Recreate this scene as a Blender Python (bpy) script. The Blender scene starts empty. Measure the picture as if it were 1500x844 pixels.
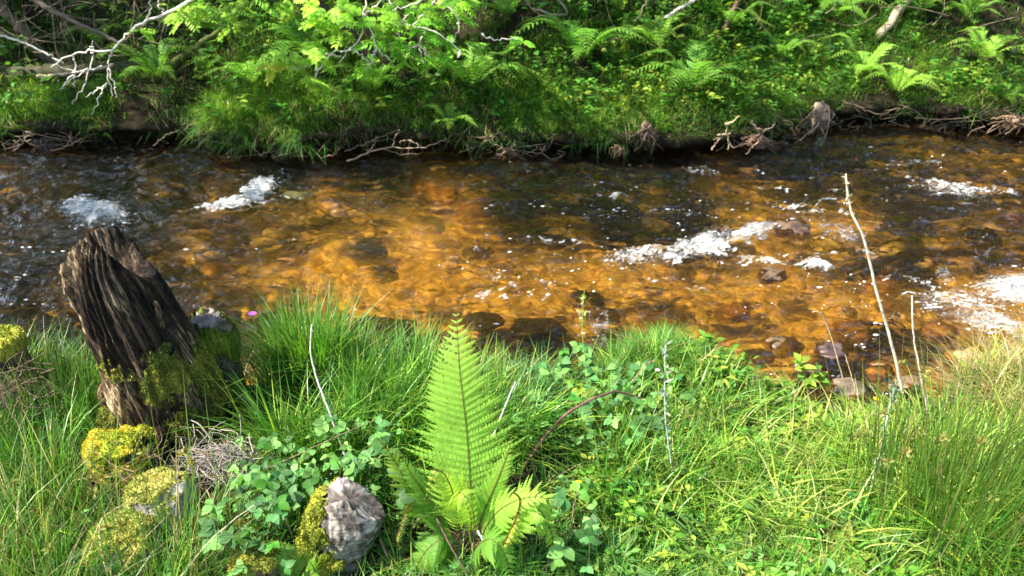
import bpy, bmesh, math, random
import numpy as np
from math import radians as R, sin, cos, tan, pi
from mathutils import Vector

rng = np.random.default_rng(11)
random.seed(5)
SC = bpy.context.scene
COL = SC.collection

# ------------------------------------------------------------------ camera, sky, sun, exposure
CAMZ, PITCH, LENS = 1.6, R(30), 27.7
cd = bpy.data.cameras.new('camera'); cam = bpy.data.objects.new('camera', cd); COL.objects.link(cam)
cam.location = (0, 0, CAMZ); cam.rotation_euler = (R(90) - PITCH, 0, 0)
cd.lens = LENS; cd.sensor_width = 36; cd.sensor_fit = 'HORIZONTAL'; cd.clip_start = .05; cd.clip_end = 500
cd.dof.use_dof = True; cd.dof.focus_distance = 2.45; cd.dof.aperture_fstop = 4.2
SC.camera = cam

SUN_EL, SUN_AZ = R(50), R(-104)          # azimuth measured from +y (ahead) towards +x
SUN = np.array([cos(SUN_EL) * sin(SUN_AZ), cos(SUN_EL) * cos(SUN_AZ), sin(SUN_EL)])
w = bpy.data.worlds.new('World'); SC.world = w; w.use_nodes = True
nt = w.node_tree; nt.nodes.clear()
sk = nt.nodes.new('ShaderNodeTexSky'); sk.sky_type = 'NISHITA'; sk.sun_disc = False
sk.sun_elevation = SUN_EL; sk.sun_rotation = SUN_AZ; sk.air_density = 1.2; sk.dust_density = 1.5
bg = nt.nodes.new('ShaderNodeBackground'); bg.inputs['Strength'].default_value = .11
wo = nt.nodes.new('ShaderNodeOutputWorld')
nt.links.new(sk.outputs[0], bg.inputs[0]); nt.links.new(bg.outputs[0], wo.inputs[0])
ld = bpy.data.lights.new('sun', 'SUN'); ld.energy = 5.0; ld.angle = R(.6); ld.color = (1, .93, .8)
lo = bpy.data.objects.new('sun', ld); COL.objects.link(lo)
lo.rotation_euler = Vector(SUN).to_track_quat('Z', 'Y').to_euler()
SC.view_settings.view_transform = 'Standard'; SC.view_settings.look = 'None'
SC.view_settings.exposure = 1.45; SC.view_settings.gamma = 1
SC.cycles.max_bounces = 8; SC.cycles.diffuse_bounces = 3; SC.cycles.glossy_bounces = 3
SC.cycles.transmission_bounces = 4; SC.cycles.transparent_max_bounces = 8
SC.cycles.sample_clamp_indirect = 6; SC.cycles.caustics_reflective = False; SC.cycles.caustics_refractive = False
try:
    SC.cycles.use_denoising = True; SC.cycles.denoiser = 'OPENIMAGEDENOISE'
    SC.cycles.denoising_input_passes = 'RGB_ALBEDO_NORMAL'; SC.cycles.denoising_prefilter = 'ACCURATE'
except Exception: pass

# ------------------------------------------------------------------ maths helpers
def A(*a): return np.array(a, float)
def unit(v):
    v = np.asarray(v, float); return v / np.maximum(np.linalg.norm(v, axis=-1, keepdims=True), 1e-9)
TH = 18 / LENS
def ray(px, py):                       # direction of the sight line through a point of the photograph (1500x844)
    u = (np.asarray(px, float) - 750) / 750 * TH; v = -(np.asarray(py, float) - 422) / 750 * TH
    return np.stack([u, cos(PITCH) + v * sin(PITCH), -sin(PITCH) + v * cos(PITCH)], -1)
def atz(px, py, z):
    d = ray(px, py); t = (z - CAMZ) / d[..., 2]; return A(0, 0, CAMZ) + d * t[..., None] if np.ndim(t) else A(0, 0, CAMZ) + d * t
def aty(px, py, y):
    d = ray(px, py); return A(0, 0, CAMZ) + d * (y / d[1])
def proj(P):
    P = np.asarray(P, float) - A(0, 0, CAMZ)
    zc = P[..., 1] * cos(PITCH) - P[..., 2] * sin(PITCH); yc = P[..., 1] * sin(PITCH) + P[..., 2] * cos(PITCH)
    zc = np.maximum(zc, .05)
    return 750 + P[..., 0] / zc / TH * 750, 422 - yc / zc / TH * 750

def _h(i, j, k, s):
    n = (i * 374761393 + j * 668265263 + k * 2147483647 + s * 974634777).astype(np.int64) & 0xffffffff
    n = ((n ^ (n >> 13)) * 1274126177) & 0xffffffff
    n = ((n ^ (n >> 16)) * 2246822519) & 0xffffffff
    return ((n ^ (n >> 15)) & 0xffffff) / float(0xffffff)
def vn(x, y, z=0., s=0):
    x, y, z = np.broadcast_arrays(np.asarray(x, float), np.asarray(y, float), np.asarray(z, float))
    xi, yi, zi = np.floor(x).astype(np.int64), np.floor(y).astype(np.int64), np.floor(z).astype(np.int64)
    f = lambda a: a * a * a * (a * (a * 6 - 15) + 10)
    u, v, q = f(x - xi), f(y - yi), f(z - zi)
    r = 0
    for dz in (0, 1):
        a = _h(xi, yi, zi + dz, s) * (1 - u) + _h(xi + 1, yi, zi + dz, s) * u
        b = _h(xi, yi + 1, zi + dz, s) * (1 - u) + _h(xi + 1, yi + 1, zi + dz, s) * u
        r = r + (a * (1 - v) + b * v) * (q if dz else 1 - q)
    return r * 2 - 1
def fbm(x, y, z=0., o=4, s=0, g=.5):
    r, a, f = 0, 1., 1.
    for i in range(o):
        r = r + a * vn(np.asarray(x) * f, np.asarray(y) * f, np.asarray(z) * f, s + i * 17); a *= g; f *= 2.03
    return r
def sstep(a, b, x):
    t = np.clip((x - a) / (b - a), 0, 1); return t * t * (3 - 2 * t)

# ------------------------------------------------------------------ mesh helpers
def mesh(name, V, F, mat, C=None, parent=None, smooth=True, midx=None, extra=None):
    """F: list of int arrays, each (n,3) or (n,4)"""
    F = [np.asarray(f, np.int32) for f in (F if isinstance(F, list) else [F]) if len(f)]
    V = np.asarray(V, np.float32)
    me = bpy.data.meshes.new(name)
    me.vertices.add(len(V)); me.vertices.foreach_set('co', V.ravel())
    loops = np.concatenate([f.ravel() for f in F]); tot = np.concatenate([np.full(len(f), f.shape[1]) for f in F])
    me.loops.add(len(loops)); me.loops.foreach_set('vertex_index', loops)
    me.polygons.add(len(tot)); me.polygons.foreach_set('loop_start', np.concatenate([[0], np.cumsum(tot)[:-1]]).astype(np.int32))
    me.polygons.foreach_set('loop_total', tot.astype(np.int32))
    me.polygons.foreach_set('use_smooth', np.full(len(tot), smooth))
    if midx is not None: me.polygons.foreach_set('material_index', np.asarray(midx, np.int32))
    me.update(calc_edges=True)
    if C is not None:
        c = np.ones((len(V), 4), np.float32); c[:, :3] = C
        at = me.attributes.new('Col', 'FLOAT_COLOR', 'POINT'); at.data.foreach_set('color', c.ravel())
    for k, v in (extra or {}).items():
        at = me.attributes.new(k, 'FLOAT', 'POINT'); at.data.foreach_set('value', np.asarray(v, np.float32).ravel())
    for m in (mat if isinstance(mat, list) else [mat]): me.materials.append(m)
    o = bpy.data.objects.new(name, me); COL.objects.link(o)
    if parent is not None: o.parent = parent
    return o
class MB:
    def __init__(s): s.V, s.F, s.C, s.n = [], [], [], 0
    def add(s, V, F, C):
        V = np.asarray(V, float).reshape(-1, 3); C = np.broadcast_to(np.asarray(C, float), V.shape)
        for f in (F if isinstance(F, list) else [F]):
            if len(f): s.F.append(np.asarray(f) + s.n)
        s.V.append(V); s.C.append(C); s.n += len(V)
    def build(s, name, mat, parent=None, smooth=True, off=None):
        q = [f for f in s.F if f.shape[1] == 4]; t = [f for f in s.F if f.shape[1] == 3]
        F = ([np.concatenate(q)] if q else []) + ([np.concatenate(t)] if t else [])
        V = np.concatenate(s.V)
        if off is not None: V = V - off
        return mesh(name, V, F, mat, np.concatenate(s.C), parent, smooth)
def grid(nu, nv):
    i = np.arange(nu - 1)[:, None] * nv + np.arange(nv - 1)[None]; i = i.ravel()
    return np.stack([i, i + nv, i + nv + 1, i + 1], -1)
def thing(name, label, cat, loc=(0, 0, 0), group=None):
    o = bpy.data.objects.new(name, None); COL.objects.link(o); o.location = loc; o.empty_display_size = .1
    return tag(o, label, cat, group)
def tag(o, label=None, cat=None, group=None, kind=None):
    if label: o['label'] = label
    if cat: o['category'] = cat
    if group: o['group'] = group
    if kind: o['kind'] = kind
    return o
def jitter(col, n, hv=.12, vv=.25, r=rng):
    c = np.tile(np.asarray(col, float), (n, 1)); return np.clip(c * (1 + r.normal(0, hv, (n, 3))) * np.exp(r.normal(0, vv, (n, 1))), .002, .9)
def tube(mb, pts, rad, col, sides=6, wob=0.):
    P = np.asarray(pts, float); n = len(P); rad = np.broadcast_to(np.asarray(rad, float), (n,))
    T = unit(np.gradient(P, axis=0)); up = A(0, 0, 1) if abs(T[0][2]) < .9 else A(1, 0, 0)
    V = []
    a = np.arange(sides) / sides * 2 * pi
    for i in range(n):
        s = unit(np.cross(T[i], up)); u = np.cross(s, T[i]); up = u
        rr = rad[i] * (1 + (rng.normal(0, wob, sides) if wob else 0))
        V.append(P[i] + (np.cos(a) * rr)[:, None] * s + (np.sin(a) * rr)[:, None] * u)
    V = np.concatenate(V + [P[-1:] + T[-1:] * rad[-1]])
    i = np.arange(n - 1)[:, None] * sides; j = np.arange(sides)[None]
    F = np.stack([i + j, i + (j + 1) % sides, i + sides + (j + 1) % sides, i + sides + j], -1).reshape(-1, 4)
    k = (n - 1) * sides; e = np.stack([k + np.arange(sides), k + (np.arange(sides) + 1) % sides, np.full(sides, n * sides)], -1)
    mb.add(V, [F, e], col)
def smoothline(pts, n=12, jit=0.):
    P = np.asarray(pts, float); m = len(P); t = np.linspace(0, m - 1, n); out = []
    for q in t:
        i = min(int(q), m - 2); f = q - i
        p0, p1, p2, p3 = P[max(i - 1, 0)], P[i], P[i + 1], P[min(i + 2, m - 1)]
        out.append(.5 * ((2 * p1) + (-p0 + p2) * f + (2 * p0 - 5 * p1 + 4 * p2 - p3) * f * f + (-p0 + 3 * p1 - 3 * p2 + p3) * f ** 3))
    out = np.array(out)
    if jit: out[1:-1] += rng.normal(0, jit, (n - 2, 3))
    return out
def blades(base, h, wd, az, lean, col, segs=4, sag=.35, droop=1.9, tipcol=None, face=None, flat=0.):
    """curved tapering strips. az: horizontal bend direction, lean: sideways travel / height"""
    n = len(base); t = np.linspace(0, 1, segs + 1)[None]
    h, wd, az, lean = [np.broadcast_to(np.asarray(a, float), (n,))[:, None] for a in (h, wd, az, lean)]
    tt = t ** droop
    off = h * lean * tt
    cx = base[:, 0:1] + np.cos(az) * off; cy = base[:, 1:2] + np.sin(az) * off
    cz = base[:, 2:3] + h * (t - sag * lean * t ** 2.4) * (1 - flat)
    fa = (az + pi / 2 + rng.normal(0, .5, (n, 1))) if face is None else np.broadcast_to(face, (n,))[:, None]
    ww = wd * .5 * np.clip(1.02 - t ** 1.8, .03, 1) * (0.6 + 1.2 * np.minimum(t * 3, .34))
    sx, sy = np.cos(fa) * ww, np.sin(fa) * ww
    V = np.stack([np.stack([cx - sx, cy - sy, cz], -1), np.stack([cx + sx, cy + sy, cz], -1)], 2)  # n,seg+1,2,3
    k = (segs + 1) * 2
    b = np.arange(n)[:, None] * k + np.arange(segs)[None] * 2
    F = np.stack([b, b + 1, b + 3, b + 2], -1).reshape(-1, 4)
    C = np.repeat(np.asarray(col)[:, None, :], segs + 1, 1)
    if tipcol is not None:
        C = C * (1 - t[..., None] ** 3 * .6) + np.asarray(tipcol) * t[..., None] ** 3 * .6
    C = np.repeat(C[:, :, None, :], 2, 2)
    return V.reshape(-1, 3), F, C.reshape(-1, 3)
OV = (.06, .40, .5, .36, .02)
def leaves(pos, d, nrm, L, W, col, prof=OV, fold=.25, curl=.2):
    """pointed leaves with a folded midrib; pos,d,nrm (n,3)"""
    n = len(pos); d = unit(d); s = unit(np.cross(d, nrm)); nn = np.cross(s, d)
    u = np.linspace(0, 1, len(prof)); pf = np.asarray(prof)
    L = np.broadcast_to(np.asarray(L, float), (n,)); W = np.broadcast_to(np.asarray(W, float), (n,))
    mid = pos[:, None] + d[:, None] * (L[:, None] * u)[..., None] - nn[:, None] * (L[:, None] * curl * u ** 2)[..., None]
    e = s[:, None] * (W[:, None] * pf)[..., None] + nn[:, None] * (W[:, None] * pf * fold)[..., None]
    e2 = -s[:, None] * (W[:, None] * pf)[..., None] + nn[:, None] * (W[:, None] * pf * fold)[..., None]
    V = np.stack([mid + e, mid, mid + e2], 2)
    m = len(prof); b = np.arange(n)[:, None] * m * 3 + np.arange(m - 1)[None] * 3
    F = np.concatenate([np.stack([b, b + 1, b + 4, b + 3], -1).reshape(-1, 4), np.stack([b + 1, b + 2, b + 5, b + 4], -1).reshape(-1, 4)])
    C = np.repeat(np.asarray(col)[:, None], m * 3, 1)
    return V.reshape(-1, 3), F, C.reshape(-1, 3)
def rdir(n, up=0.): 
    v = rng.normal(0, 1, (n, 3)); v[:, 2] += up; return unit(v)

# ------------------------------------------------------------------ materials
def new_mat(name):
    m = bpy.data.materials.new(name); m.use_nodes = True; t = m.node_tree; t.nodes.clear()
    o = t.nodes.new('ShaderNodeOutputMaterial'); return m, t, o
class NT:
    def __init__(s, t): s.t = t
    def n(s, ty, **k):
        x = s.t.nodes.new('ShaderNode' + ty)
        for a, b in k.items():
            if a.startswith('i_'):
                key = a[2:].replace('_', ' ')
                x.inputs[int(key) if key.isdigit() else key].default_value = b
            else: setattr(x, a, b)
        return x
    def l(s, a, b): s.t.links.new(a, b)
    def noise(s, vec, scale, detail=5, rough=.55, dist=0.):
        x = s.n('TexNoise'); x.inputs['Scale'].default_value = scale; x.inputs['Detail'].default_value = detail
        x.inputs['Roughness'].default_value = rough; x.inputs['Distortion'].default_value = dist
        if vec is not None: s.l(vec, x.inputs['Vector'])
        return x.outputs[0]
    def ramp(s, f, stops):
        x = s.n('ValToRGB'); e = x.color_ramp.elements
        while len(e) < len(stops): e.new(.5)
        for q, (p, c) in zip(e, stops): q.position = p; q.color = (*c, 1) if len(c) == 3 else c
        s.l(f, x.inputs[0]); return x.outputs[0]
    def mix(s, f, a, b, mode='MIX'):
        x = s.n('Mix', data_type='RGBA', blend_type=mode)
        for sock, v in ((x.inputs[0], f), (x.inputs[6], a), (x.inputs[7], b)):
            if isinstance(v, (int, float)): sock.default_value = v
            elif isinstance(v, tuple): sock.default_value = (*v, 1)
            else: s.l(v, sock)
        return x.outputs[2]
    def m(s, op, a, b=0., c=0.):
        x = s.n('Math', operation=op)
        for i, v in enumerate((a, b, c)):
            if isinstance(v, (int, float)): x.inputs[i].default_value = v
            else: s.l(v, x.inputs[i])
        return x.outputs[0]
    def bump(s, h, st, dist=.01, nrm=None):
        x = s.n('Bump'); x.inputs['Strength'].default_value = st; x.inputs['Distance'].default_value = dist
        s.l(h, x.inputs['Height'])
        if nrm is not None: s.l(nrm, x.inputs['Normal'])
        return x.outputs[0]
    def map(s, vec, scale=(1, 1, 1), rot=(0, 0, 0)):
        x = s.n('Mapping'); x.inputs['Scale'].default_value = scale; x.inputs['Rotation'].default_value = rot
        s.l(vec, x.inputs['Vector']); return x.outputs[0]
    def pos(s): return s.n('NewGeometry').outputs['Position']
    def obj(s): return s.n('TexCoord').outputs['Object']
    def attr(s, nm): x = s.n('Attribute'); x.attribute_name = nm; return x

def leaf_material(name, transl=.4, rough=.45, tmul=(1.25, 1.25, .55), gloss=.5, var=.35):
    m, t, o = new_mat(name); k = NT(t); c = k.attr('Col').outputs['Color']
    nz = k.noise(k.pos(), 9, 3); c = k.mix(1., c, k.ramp(nz, [(.3, (1 - var,) * 3), (.7, (1 + var * .6,) * 3)]), 'MULTIPLY')
    p = k.n('BsdfPrincipled'); k.l(c, p.inputs['Base Color']); p.inputs['Roughness'].default_value = rough
    p.inputs['Specular IOR Level'].default_value = gloss
    tr = k.n('BsdfTranslucent'); k.l(k.mix(1., c, tmul, 'MULTIPLY'), tr.inputs['Color'])
    mx = k.n('MixShader'); mx.inputs[0].default_value = transl
    k.l(p.outputs[0], mx.inputs[1]); k.l(tr.outputs[0], mx.inputs[2]); k.l(mx.outputs[0], o.inputs[0]); return m
LEAF = leaf_material('leaf_green', .4, .55, gloss=.3)
GRASS = leaf_material('grass_blade', .38, .4, gloss=.55)
FERN = leaf_material('fern_leaf', .5, .5, gloss=.3, var=.15)

def col_material(name, rough=.8, bump=.6, bs=60, var=.5, spec=.3, stretch=(1, 1, 1), bdist=.004):
    m, t, o = new_mat(name); k = NT(t); c = k.attr('Col').outputs['Color']
    v = k.map(k.obj(), stretch); nz = k.noise(v, bs, 6, .65); nz2 = k.noise(v, bs * .17, 4)
    c = k.mix(1., c, k.ramp(nz, [(.3, (1 - var,) * 3), (.7, (1 + var,) * 3)]), 'MULTIPLY')
    c = k.mix(1., c, k.ramp(nz2, [(.3, (1 - var * .6,) * 3), (.7, (1 + var * .5,) * 3)]), 'MULTIPLY')
    p = k.n('BsdfPrincipled'); k.l(c, p.inputs['Base Color']); p.inputs['Roughness'].default_value = rough
    p.inputs['Specular IOR Level'].default_value = spec
    k.l(k.bump(nz, bump, bdist), p.inputs['Normal']); k.l(p.outputs[0], o.inputs[0]); return m
BARK = col_material('bark', .85, .8, 90)
TWIG = col_material('dry_twig', .7, .4, 120)
ROCK = col_material('rock', .75, .7, 70, .45, .35, bdist=.006)
WET = col_material('wet_stone', .35, .5, 60, .45, .5)
MOSS = col_material('moss', .95, 1., 160, .45, .1, bdist=.006)
SOIL = col_material('soil', .95, 1., 45, .6, .15, bdist=.02)
PETAL = leaf_material('petal', .3, .5, (1.1, 1.1, 1.1), .3, .1)

def stump_material():
    m, t, o = new_mat('rotten_wood'); k = NT(t)
    v = k.map(k.obj(), (34, 34, 3.2)); v2 = k.map(k.obj(), (90, 90, 7)); v3 = k.obj()
    a = k.noise(v, 1, 7, .62, .5); b = k.noise(v2, 1, 5, .6, .3); c = k.noise(v3, 5, 4); d = k.noise(v3, 130, 4, .7)
    dark = k.ramp(a, [(.30, (.018, .011, .007)), (.40, (.09, .05, .028)), (.47, (.25, .17, .10)), (.54, (.55, .42, .27)), (.70, (.75, .66, .48))])
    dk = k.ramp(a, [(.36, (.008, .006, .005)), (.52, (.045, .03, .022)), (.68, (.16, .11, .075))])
    patch = k.m('ADD', c, k.m('MULTIPLY', k.attr('dark').outputs['Fac'], .16))  # dark attribute carries the painted shade of the right side
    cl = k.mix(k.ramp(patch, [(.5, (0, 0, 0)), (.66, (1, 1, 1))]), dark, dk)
    cl = k.mix(1., cl, k.ramp(b, [(.3, (.55, .5, .46)), (.7, (2.0, 1.9, 1.7))]), 'MULTIPLY')
    ck = k.noise(k.map(v3, (60, 60, 4.5)), 1, 8, .7, 1.2); e = k.noise(k.map(v3, (260, 260, 40)), 1, 4, .7)
    cl = k.mix(1., cl, k.ramp(k.m('ABSOLUTE', k.m('SUBTRACT', ck, .5)), [(.0, (.08,) * 3), (.035, (1., 1., 1.))]), 'MULTIPLY')
    cl = k.mix(1., cl, k.ramp(e, [(.3, (.55,) * 3), (.7, (1.5,) * 3)]), 'MULTIPLY')
    cl = k.mix(k.ramp(k.noise(v3, 22, 5, .7), [(.60, (0, 0, 0)), (.70, (.6,) * 3)]), cl, (.20, .21, .17))   # lichen bloom
    p = k.n('BsdfPrincipled'); k.l(cl, p.inputs['Base Color']); p.inputs['Roughness'].default_value = .8
    p.inputs['Specular IOR Level'].default_value = .3
    h = k.m('ADD', k.m('ADD', k.m('MULTIPLY', a, 1.), k.m('MULTIPLY', k.m('MINIMUM', k.m('ABSOLUTE', k.m('SUBTRACT', ck, .5)), .04), 8.)), k.m('ADD', k.m('MULTIPLY', b, .5), k.m('MULTIPLY', d, .12)))
    k.l(k.bump(h, 1., .04), p.inputs['Normal']); k.l(p.outputs[0], o.inputs[0]); return m
STUMP = stump_material()

def ground_material():
    m, t, o = new_mat('bank_soil'); k = NT(t); v = k.pos()
    a = k.noise(v, 14, 8, .7); b = k.noise(v, 2.2, 4); c = k.noise(v, 90, 4, .7)
    cl = k.ramp(a, [(.25, (.008, .006, .004)), (.5, (.03, .021, .013)), (.75, (.085, .058, .034))])
    cl = k.mix(k.ramp(b, [(.45, (0, 0, 0)), (.7, (.7,) * 3)]), cl, (.022, .035, .009))
    p = k.n('BsdfPrincipled'); k.l(cl, p.inputs['Base Color']); p.inputs['Roughness'].default_value = .95
    p.inputs['Specular IOR Level'].default_value = .15
    k.l(k.bump(k.m('ADD', a, k.m('MULTIPLY', c, .3)), 1., .04), p.inputs['Normal']); k.l(p.outputs[0], o.inputs[0]); return m
GROUND = ground_material()
def bed_material():
    m, t, o = new_mat('stream_bed'); k = NT(t); v = k.pos()
    w_ = k.n('VectorMath', operation='ADD'); k.l(v, w_.inputs[0])
    nn = k.n('TexNoise'); nn.inputs['Scale'].default_value = 3.5; k.l(v, nn.inputs['Vector'])
    sc = k.n('VectorMath', operation='SCALE'); k.l(nn.outputs['Color'], sc.inputs[0]); sc.inputs['Scale'].default_value = .25; k.l(sc.outputs[0], w_.inputs[1])
    vo = k.n('TexVoronoi', feature='F1'); vo.inputs['Scale'].default_value = 9; k.l(k.map(w_.outputs[0], (.7, 1, 1)), vo.inputs['Vector'])
    vd = k.n('TexVoronoi', feature='DISTANCE_TO_EDGE'); vd.inputs['Scale'].default_value = 9; k.l(k.map(w_.outputs[0], (.7, 1, 1)), vd.inputs['Vector'])
    sep = k.n('SeparateColor'); k.l(vo.outputs['Color'], sep.inputs[0])
    c = k.ramp(sep.outputs[0], [(.0, (.55, .40, .22)), (.3, (.74, .55, .30)), (.6, (.82, .64, .36)), (1., (.86, .72, .48))])
    n2 = k.noise(v, 30, 6, .7); c = k.mix(1., c, k.ramp(n2, [(.3, (.7,) * 3), (.7, (1.15,) * 3)]), 'MULTIPLY')
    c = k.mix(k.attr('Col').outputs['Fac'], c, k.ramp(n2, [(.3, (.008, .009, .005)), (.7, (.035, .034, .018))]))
    p = k.n('BsdfPrincipled'); k.l(c, p.inputs['Base Color']); p.inputs['Roughness'].default_value = .8
    k.l(k.bump(vd.outputs['Distance'], .8, .06), p.inputs['Normal']); k.l(p.outputs[0], o.inputs[0]); return m
BED = bed_material()
def water_material():
    m, t, o = new_mat('peaty_water'); k = NT(t); v = k.pos()
    vs = k.map(v, (1, 2.1, 1), (0, 0, R(9)))
    b1 = k.noise(vs, 7, 4, .55, .6); b2 = k.noise(vs, 26, 4, .6, .8)
    N = k.bump(b2, 1., .016, k.bump(b1, 1., .06))
    fo = k.attr('foam').outputs['Fac']; ch = k.attr('churn').outputs['Fac']
    lw = k.n('Fresnel'); lw.inputs['IOR'].default_value = 1.34; k.l(N, lw.inputs['Normal'])
    g = k.n('BsdfGlossy'); g.inputs['Roughness'].default_value = .035; g.inputs['Color'].default_value = (1, 1, 1, 1); k.l(N, g.inputs['Normal'])
    tr = k.n('BsdfTransparent'); tr.inputs['Color'].default_value = (1., .78, .30, 1)
    rf = k.n('BsdfRefraction'); rf.inputs['IOR'].default_value = 1.33; rf.inputs['Roughness'].default_value = .03; rf.inputs['Color'].default_value = (1., .76, .28, 1); k.l(N, rf.inputs['Normal'])
    thru = k.n('MixShader'); thru.inputs[0].default_value = .38; k.l(tr.outputs[0], thru.inputs[1]); k.l(rf.outputs[0], thru.inputs[2])
    body = k.n('MixShader'); k.l(lw.outputs[0], body.inputs[0]); k.l(thru.outputs[0], body.inputs[1]); k.l(g.outputs[0], body.inputs[2])
    # suspended peat: a small share of the light scatters inside the brown water
    df = k.n('BsdfDiffuse'); df.inputs['Color'].default_value = (.035, .022, .007, 1)
    b0 = k.n('MixShader'); b0.inputs[0].default_value = .015; k.l(body.outputs[0], b0.inputs[1]); k.l(df.outputs[0], b0.inputs[2])
    # white water: torn streaks
    f1 = k.noise(k.map(v, (.8, 2.3, 1), (0, 0, R(9))), 10, 8, .74, 1.8)
    f2 = k.noise(k.map(v, (1, 1.6, 1), (0, 0, R(9))), 60, 4, .6, .6)
    ff = k.m('ADD', k.m('MULTIPLY', f1, .65), k.m('MULTIPLY', f2, .35))
    th = k.m('SUBTRACT', .75, k.m('MULTIPLY', fo, .36))
    msk = k.m('MULTIPLY', k.m('SUBTRACT', ff, th), 6.); c_ = k.n('Clamp'); k.l(msk, c_.inputs[0])
    fd = k.n('BsdfDiffuse'); fd.inputs['Color'].default_value = (.80, .82, .82, 1); k.l(N, fd.inputs['Normal'])
    ft = k.n('BsdfTransparent'); ft.inputs['Color'].default_value = (.9, .85, .7, 1)
    fm = k.n('MixShader'); fm.inputs[0].default_value = .25; k.l(fd.outputs[0], fm.inputs[1]); k.l(ft.outputs[0], fm.inputs[2])
    mx = k.n('MixShader'); k.l(k.m('MULTIPLY', c_.outputs[0], .93), mx.inputs[0]); k.l(b0.outputs[0], mx.inputs[1]); k.l(fm.outputs[0], mx.inputs[2])
    k.l(mx.outputs[0], o.inputs[0]); return m
WATER = water_material()

# ------------------------------------------------------------------ the lie of the land
WZ = -.45
def lerp(xs, ys): return lambda x: np.interp(x, xs, ys)
_np = [(0, 2.12), (300, 2.16), (640, 2.10), (740, 1.98), (850, 2.08), (930, 2.26), (1010, 2.28), (1080, 2.06), (1180, 1.86), (1400, 1.80), (1450, 2.2), (1500, 2.3)]
near_edge0 = lerp([(p - 750) * .00224 for p, _ in _np], [e for _, e in _np])
def near_edge(x): return near_edge0(x) + .05 * fbm(np.asarray(x) * 3, 3.3, o=3, s=4)
_fp = [(-900, 214), (0, 217), (150, 219), (240, 212), (290, 208), (303, 229), (450, 233), (600, 229), (750, 231), (900, 233), (1000, 236), (1060, 235), (1120, 218), (1180, 205), (1230, 192), (1330, 190), (1440, 191), (1500, 194), (2400, 190)]
_fw = np.array([atz(p, q, WZ) for p, q in _fp])
def far_edge(x): return np.interp(x, _fw[:, 0], _fw[:, 1]) + .05 * fbm(np.asarray(x) * 2.6, 9.1, o=3, s=9) + .03
def z_near(x, y):
    d = near_edge(x) - y
    z = np.interp(d, [-.9, -.5, -.28, -.12, -.03, .06, .3, 1.5, 3, 8], [-.95, -.72, -.5, -.25, -.06, 0, .01, .0, .05, .4])
    z = z + sstep(-.3, .1, d) * (.035 * fbm(x * 2.5, y * 2.5, s=2) + .015 * vn(x * 11, y * 11, s=3))
    return z + .10 * np.exp(-((x - .46) / .22) ** 2 - ((y - 2.08) / .16) ** 2) + .05 * np.exp(-((x + 1.05) / .2) ** 2 - ((y - 1.95) / .2) ** 2)
FO = [-.02, .03, .10, .22, .45, .9, 1.6, 2.6, 4.5, 8, 14, 30]
FZ = [-.33, -.25, -.20, -.15, -.08, .08, .50, 1.12, 2.3, 4.2, 6.5, 11]
def z_far(x, y):
    d = y - far_edge(x)
    z = np.interp(d, FO, FZ) + sstep(.0, .6, d) * (.09 * fbm(x * 1.1, y * 1.1, s=5) + .04 * fbm(x * 4, y * 4, s=6))
    return z + .03 * vn(x * 3, 1.7, s=8) * sstep(-.1, .1, d)
def z_bed(x, y):
    m = (y - near_edge(x)) / np.maximum(far_edge(x) - near_edge(x), .5)
    dep = .13 + .10 * np.sin(np.clip(m, 0, 1) * pi) ** .6 + .09 * np.exp(-((m - .9) / .12) ** 2) + .10 * sstep(-1., -2.6, x)
    return WZ - dep + .05 * fbm(x * 2.2, y * 2.2, s=12)
def hit(px, py, f, y0=1.0, y1=12.):
    ys = np.linspace(y0, y1, 900); P = A(0, 0, CAMZ) + ray(px, py)[None] * (ys / ray(px, py)[1])[:, None]
    k = np.argmax(P[:, 2] < f(P[:, 0], P[:, 1])); return P[k]

# near bank
def near_bank():
    xs = np.concatenate([np.linspace(-9, -2.2, 40)[:-1], np.linspace(-2.2, 2.2, 260), np.linspace(2.2, 9, 40)[1:]])
    ds = np.concatenate([np.linspace(-.85, 1.3, 130), np.linspace(1.35, 9, 30)])
    X, D = np.meshgrid(xs, ds, indexing='ij'); Y = near_edge(X) - D
    Z = z_near(X, Y); V = np.stack([X, Y, Z], -1).reshape(-1, 3)
    tag(mesh('near_bank', V, grid(len(xs), len(ds)), GROUND), kind='structure')
near_bank()
def far_bank():
    xs = np.concatenate([np.linspace(-16, -5.5, 40)[:-1], np.linspace(-5.5, 5.5, 460), np.linspace(5.5, 16, 40)[1:]])
    prof = [(.34, -.95), (.30, -.62), (.20, -.50), (.15, -.43), (.13, -.38), (.08, -.34), (.0, -.335), (-.045, -.30), (-.03, -.26)]
    ds = np.concatenate([np.linspace(.03, 2.6, 90), np.linspace(2.7, 30, 60)])
    X = np.repeat(xs[:, None], len(prof) + len(ds), 1); E = far_edge(xs)
    O = np.concatenate([np.array([p[0] for p in prof]), ds])[None].repeat(len(xs), 0)
    O[:, :len(prof)] += .05 * fbm(xs[:, None] * 5, np.arange(len(prof))[None] * .4, o=4, s=31)
    Y = E[:, None] + O; Z = z_far(X, Y)
    Z[:, :len(prof)] = np.array([p[1] for p in prof]) + .03 * fbm(xs[:, None] * 4, np.arange(len(prof))[None] * .3, o=3, s=33) + .03 * vn(xs * 3, 1.7, s=8)[:, None]
    V = np.stack([X, Y, Z], -1).reshape(-1, 3)
    o = mesh('far_bank', V, grid(len(xs), len(prof) + len(ds))[:, ::-1], GROUND); tag(o, kind='structure')
far_bank()
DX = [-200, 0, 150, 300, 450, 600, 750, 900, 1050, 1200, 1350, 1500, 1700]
DY = [200, 235, 280, 320, 370, 420, 460, 500, 560, 620]
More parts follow.
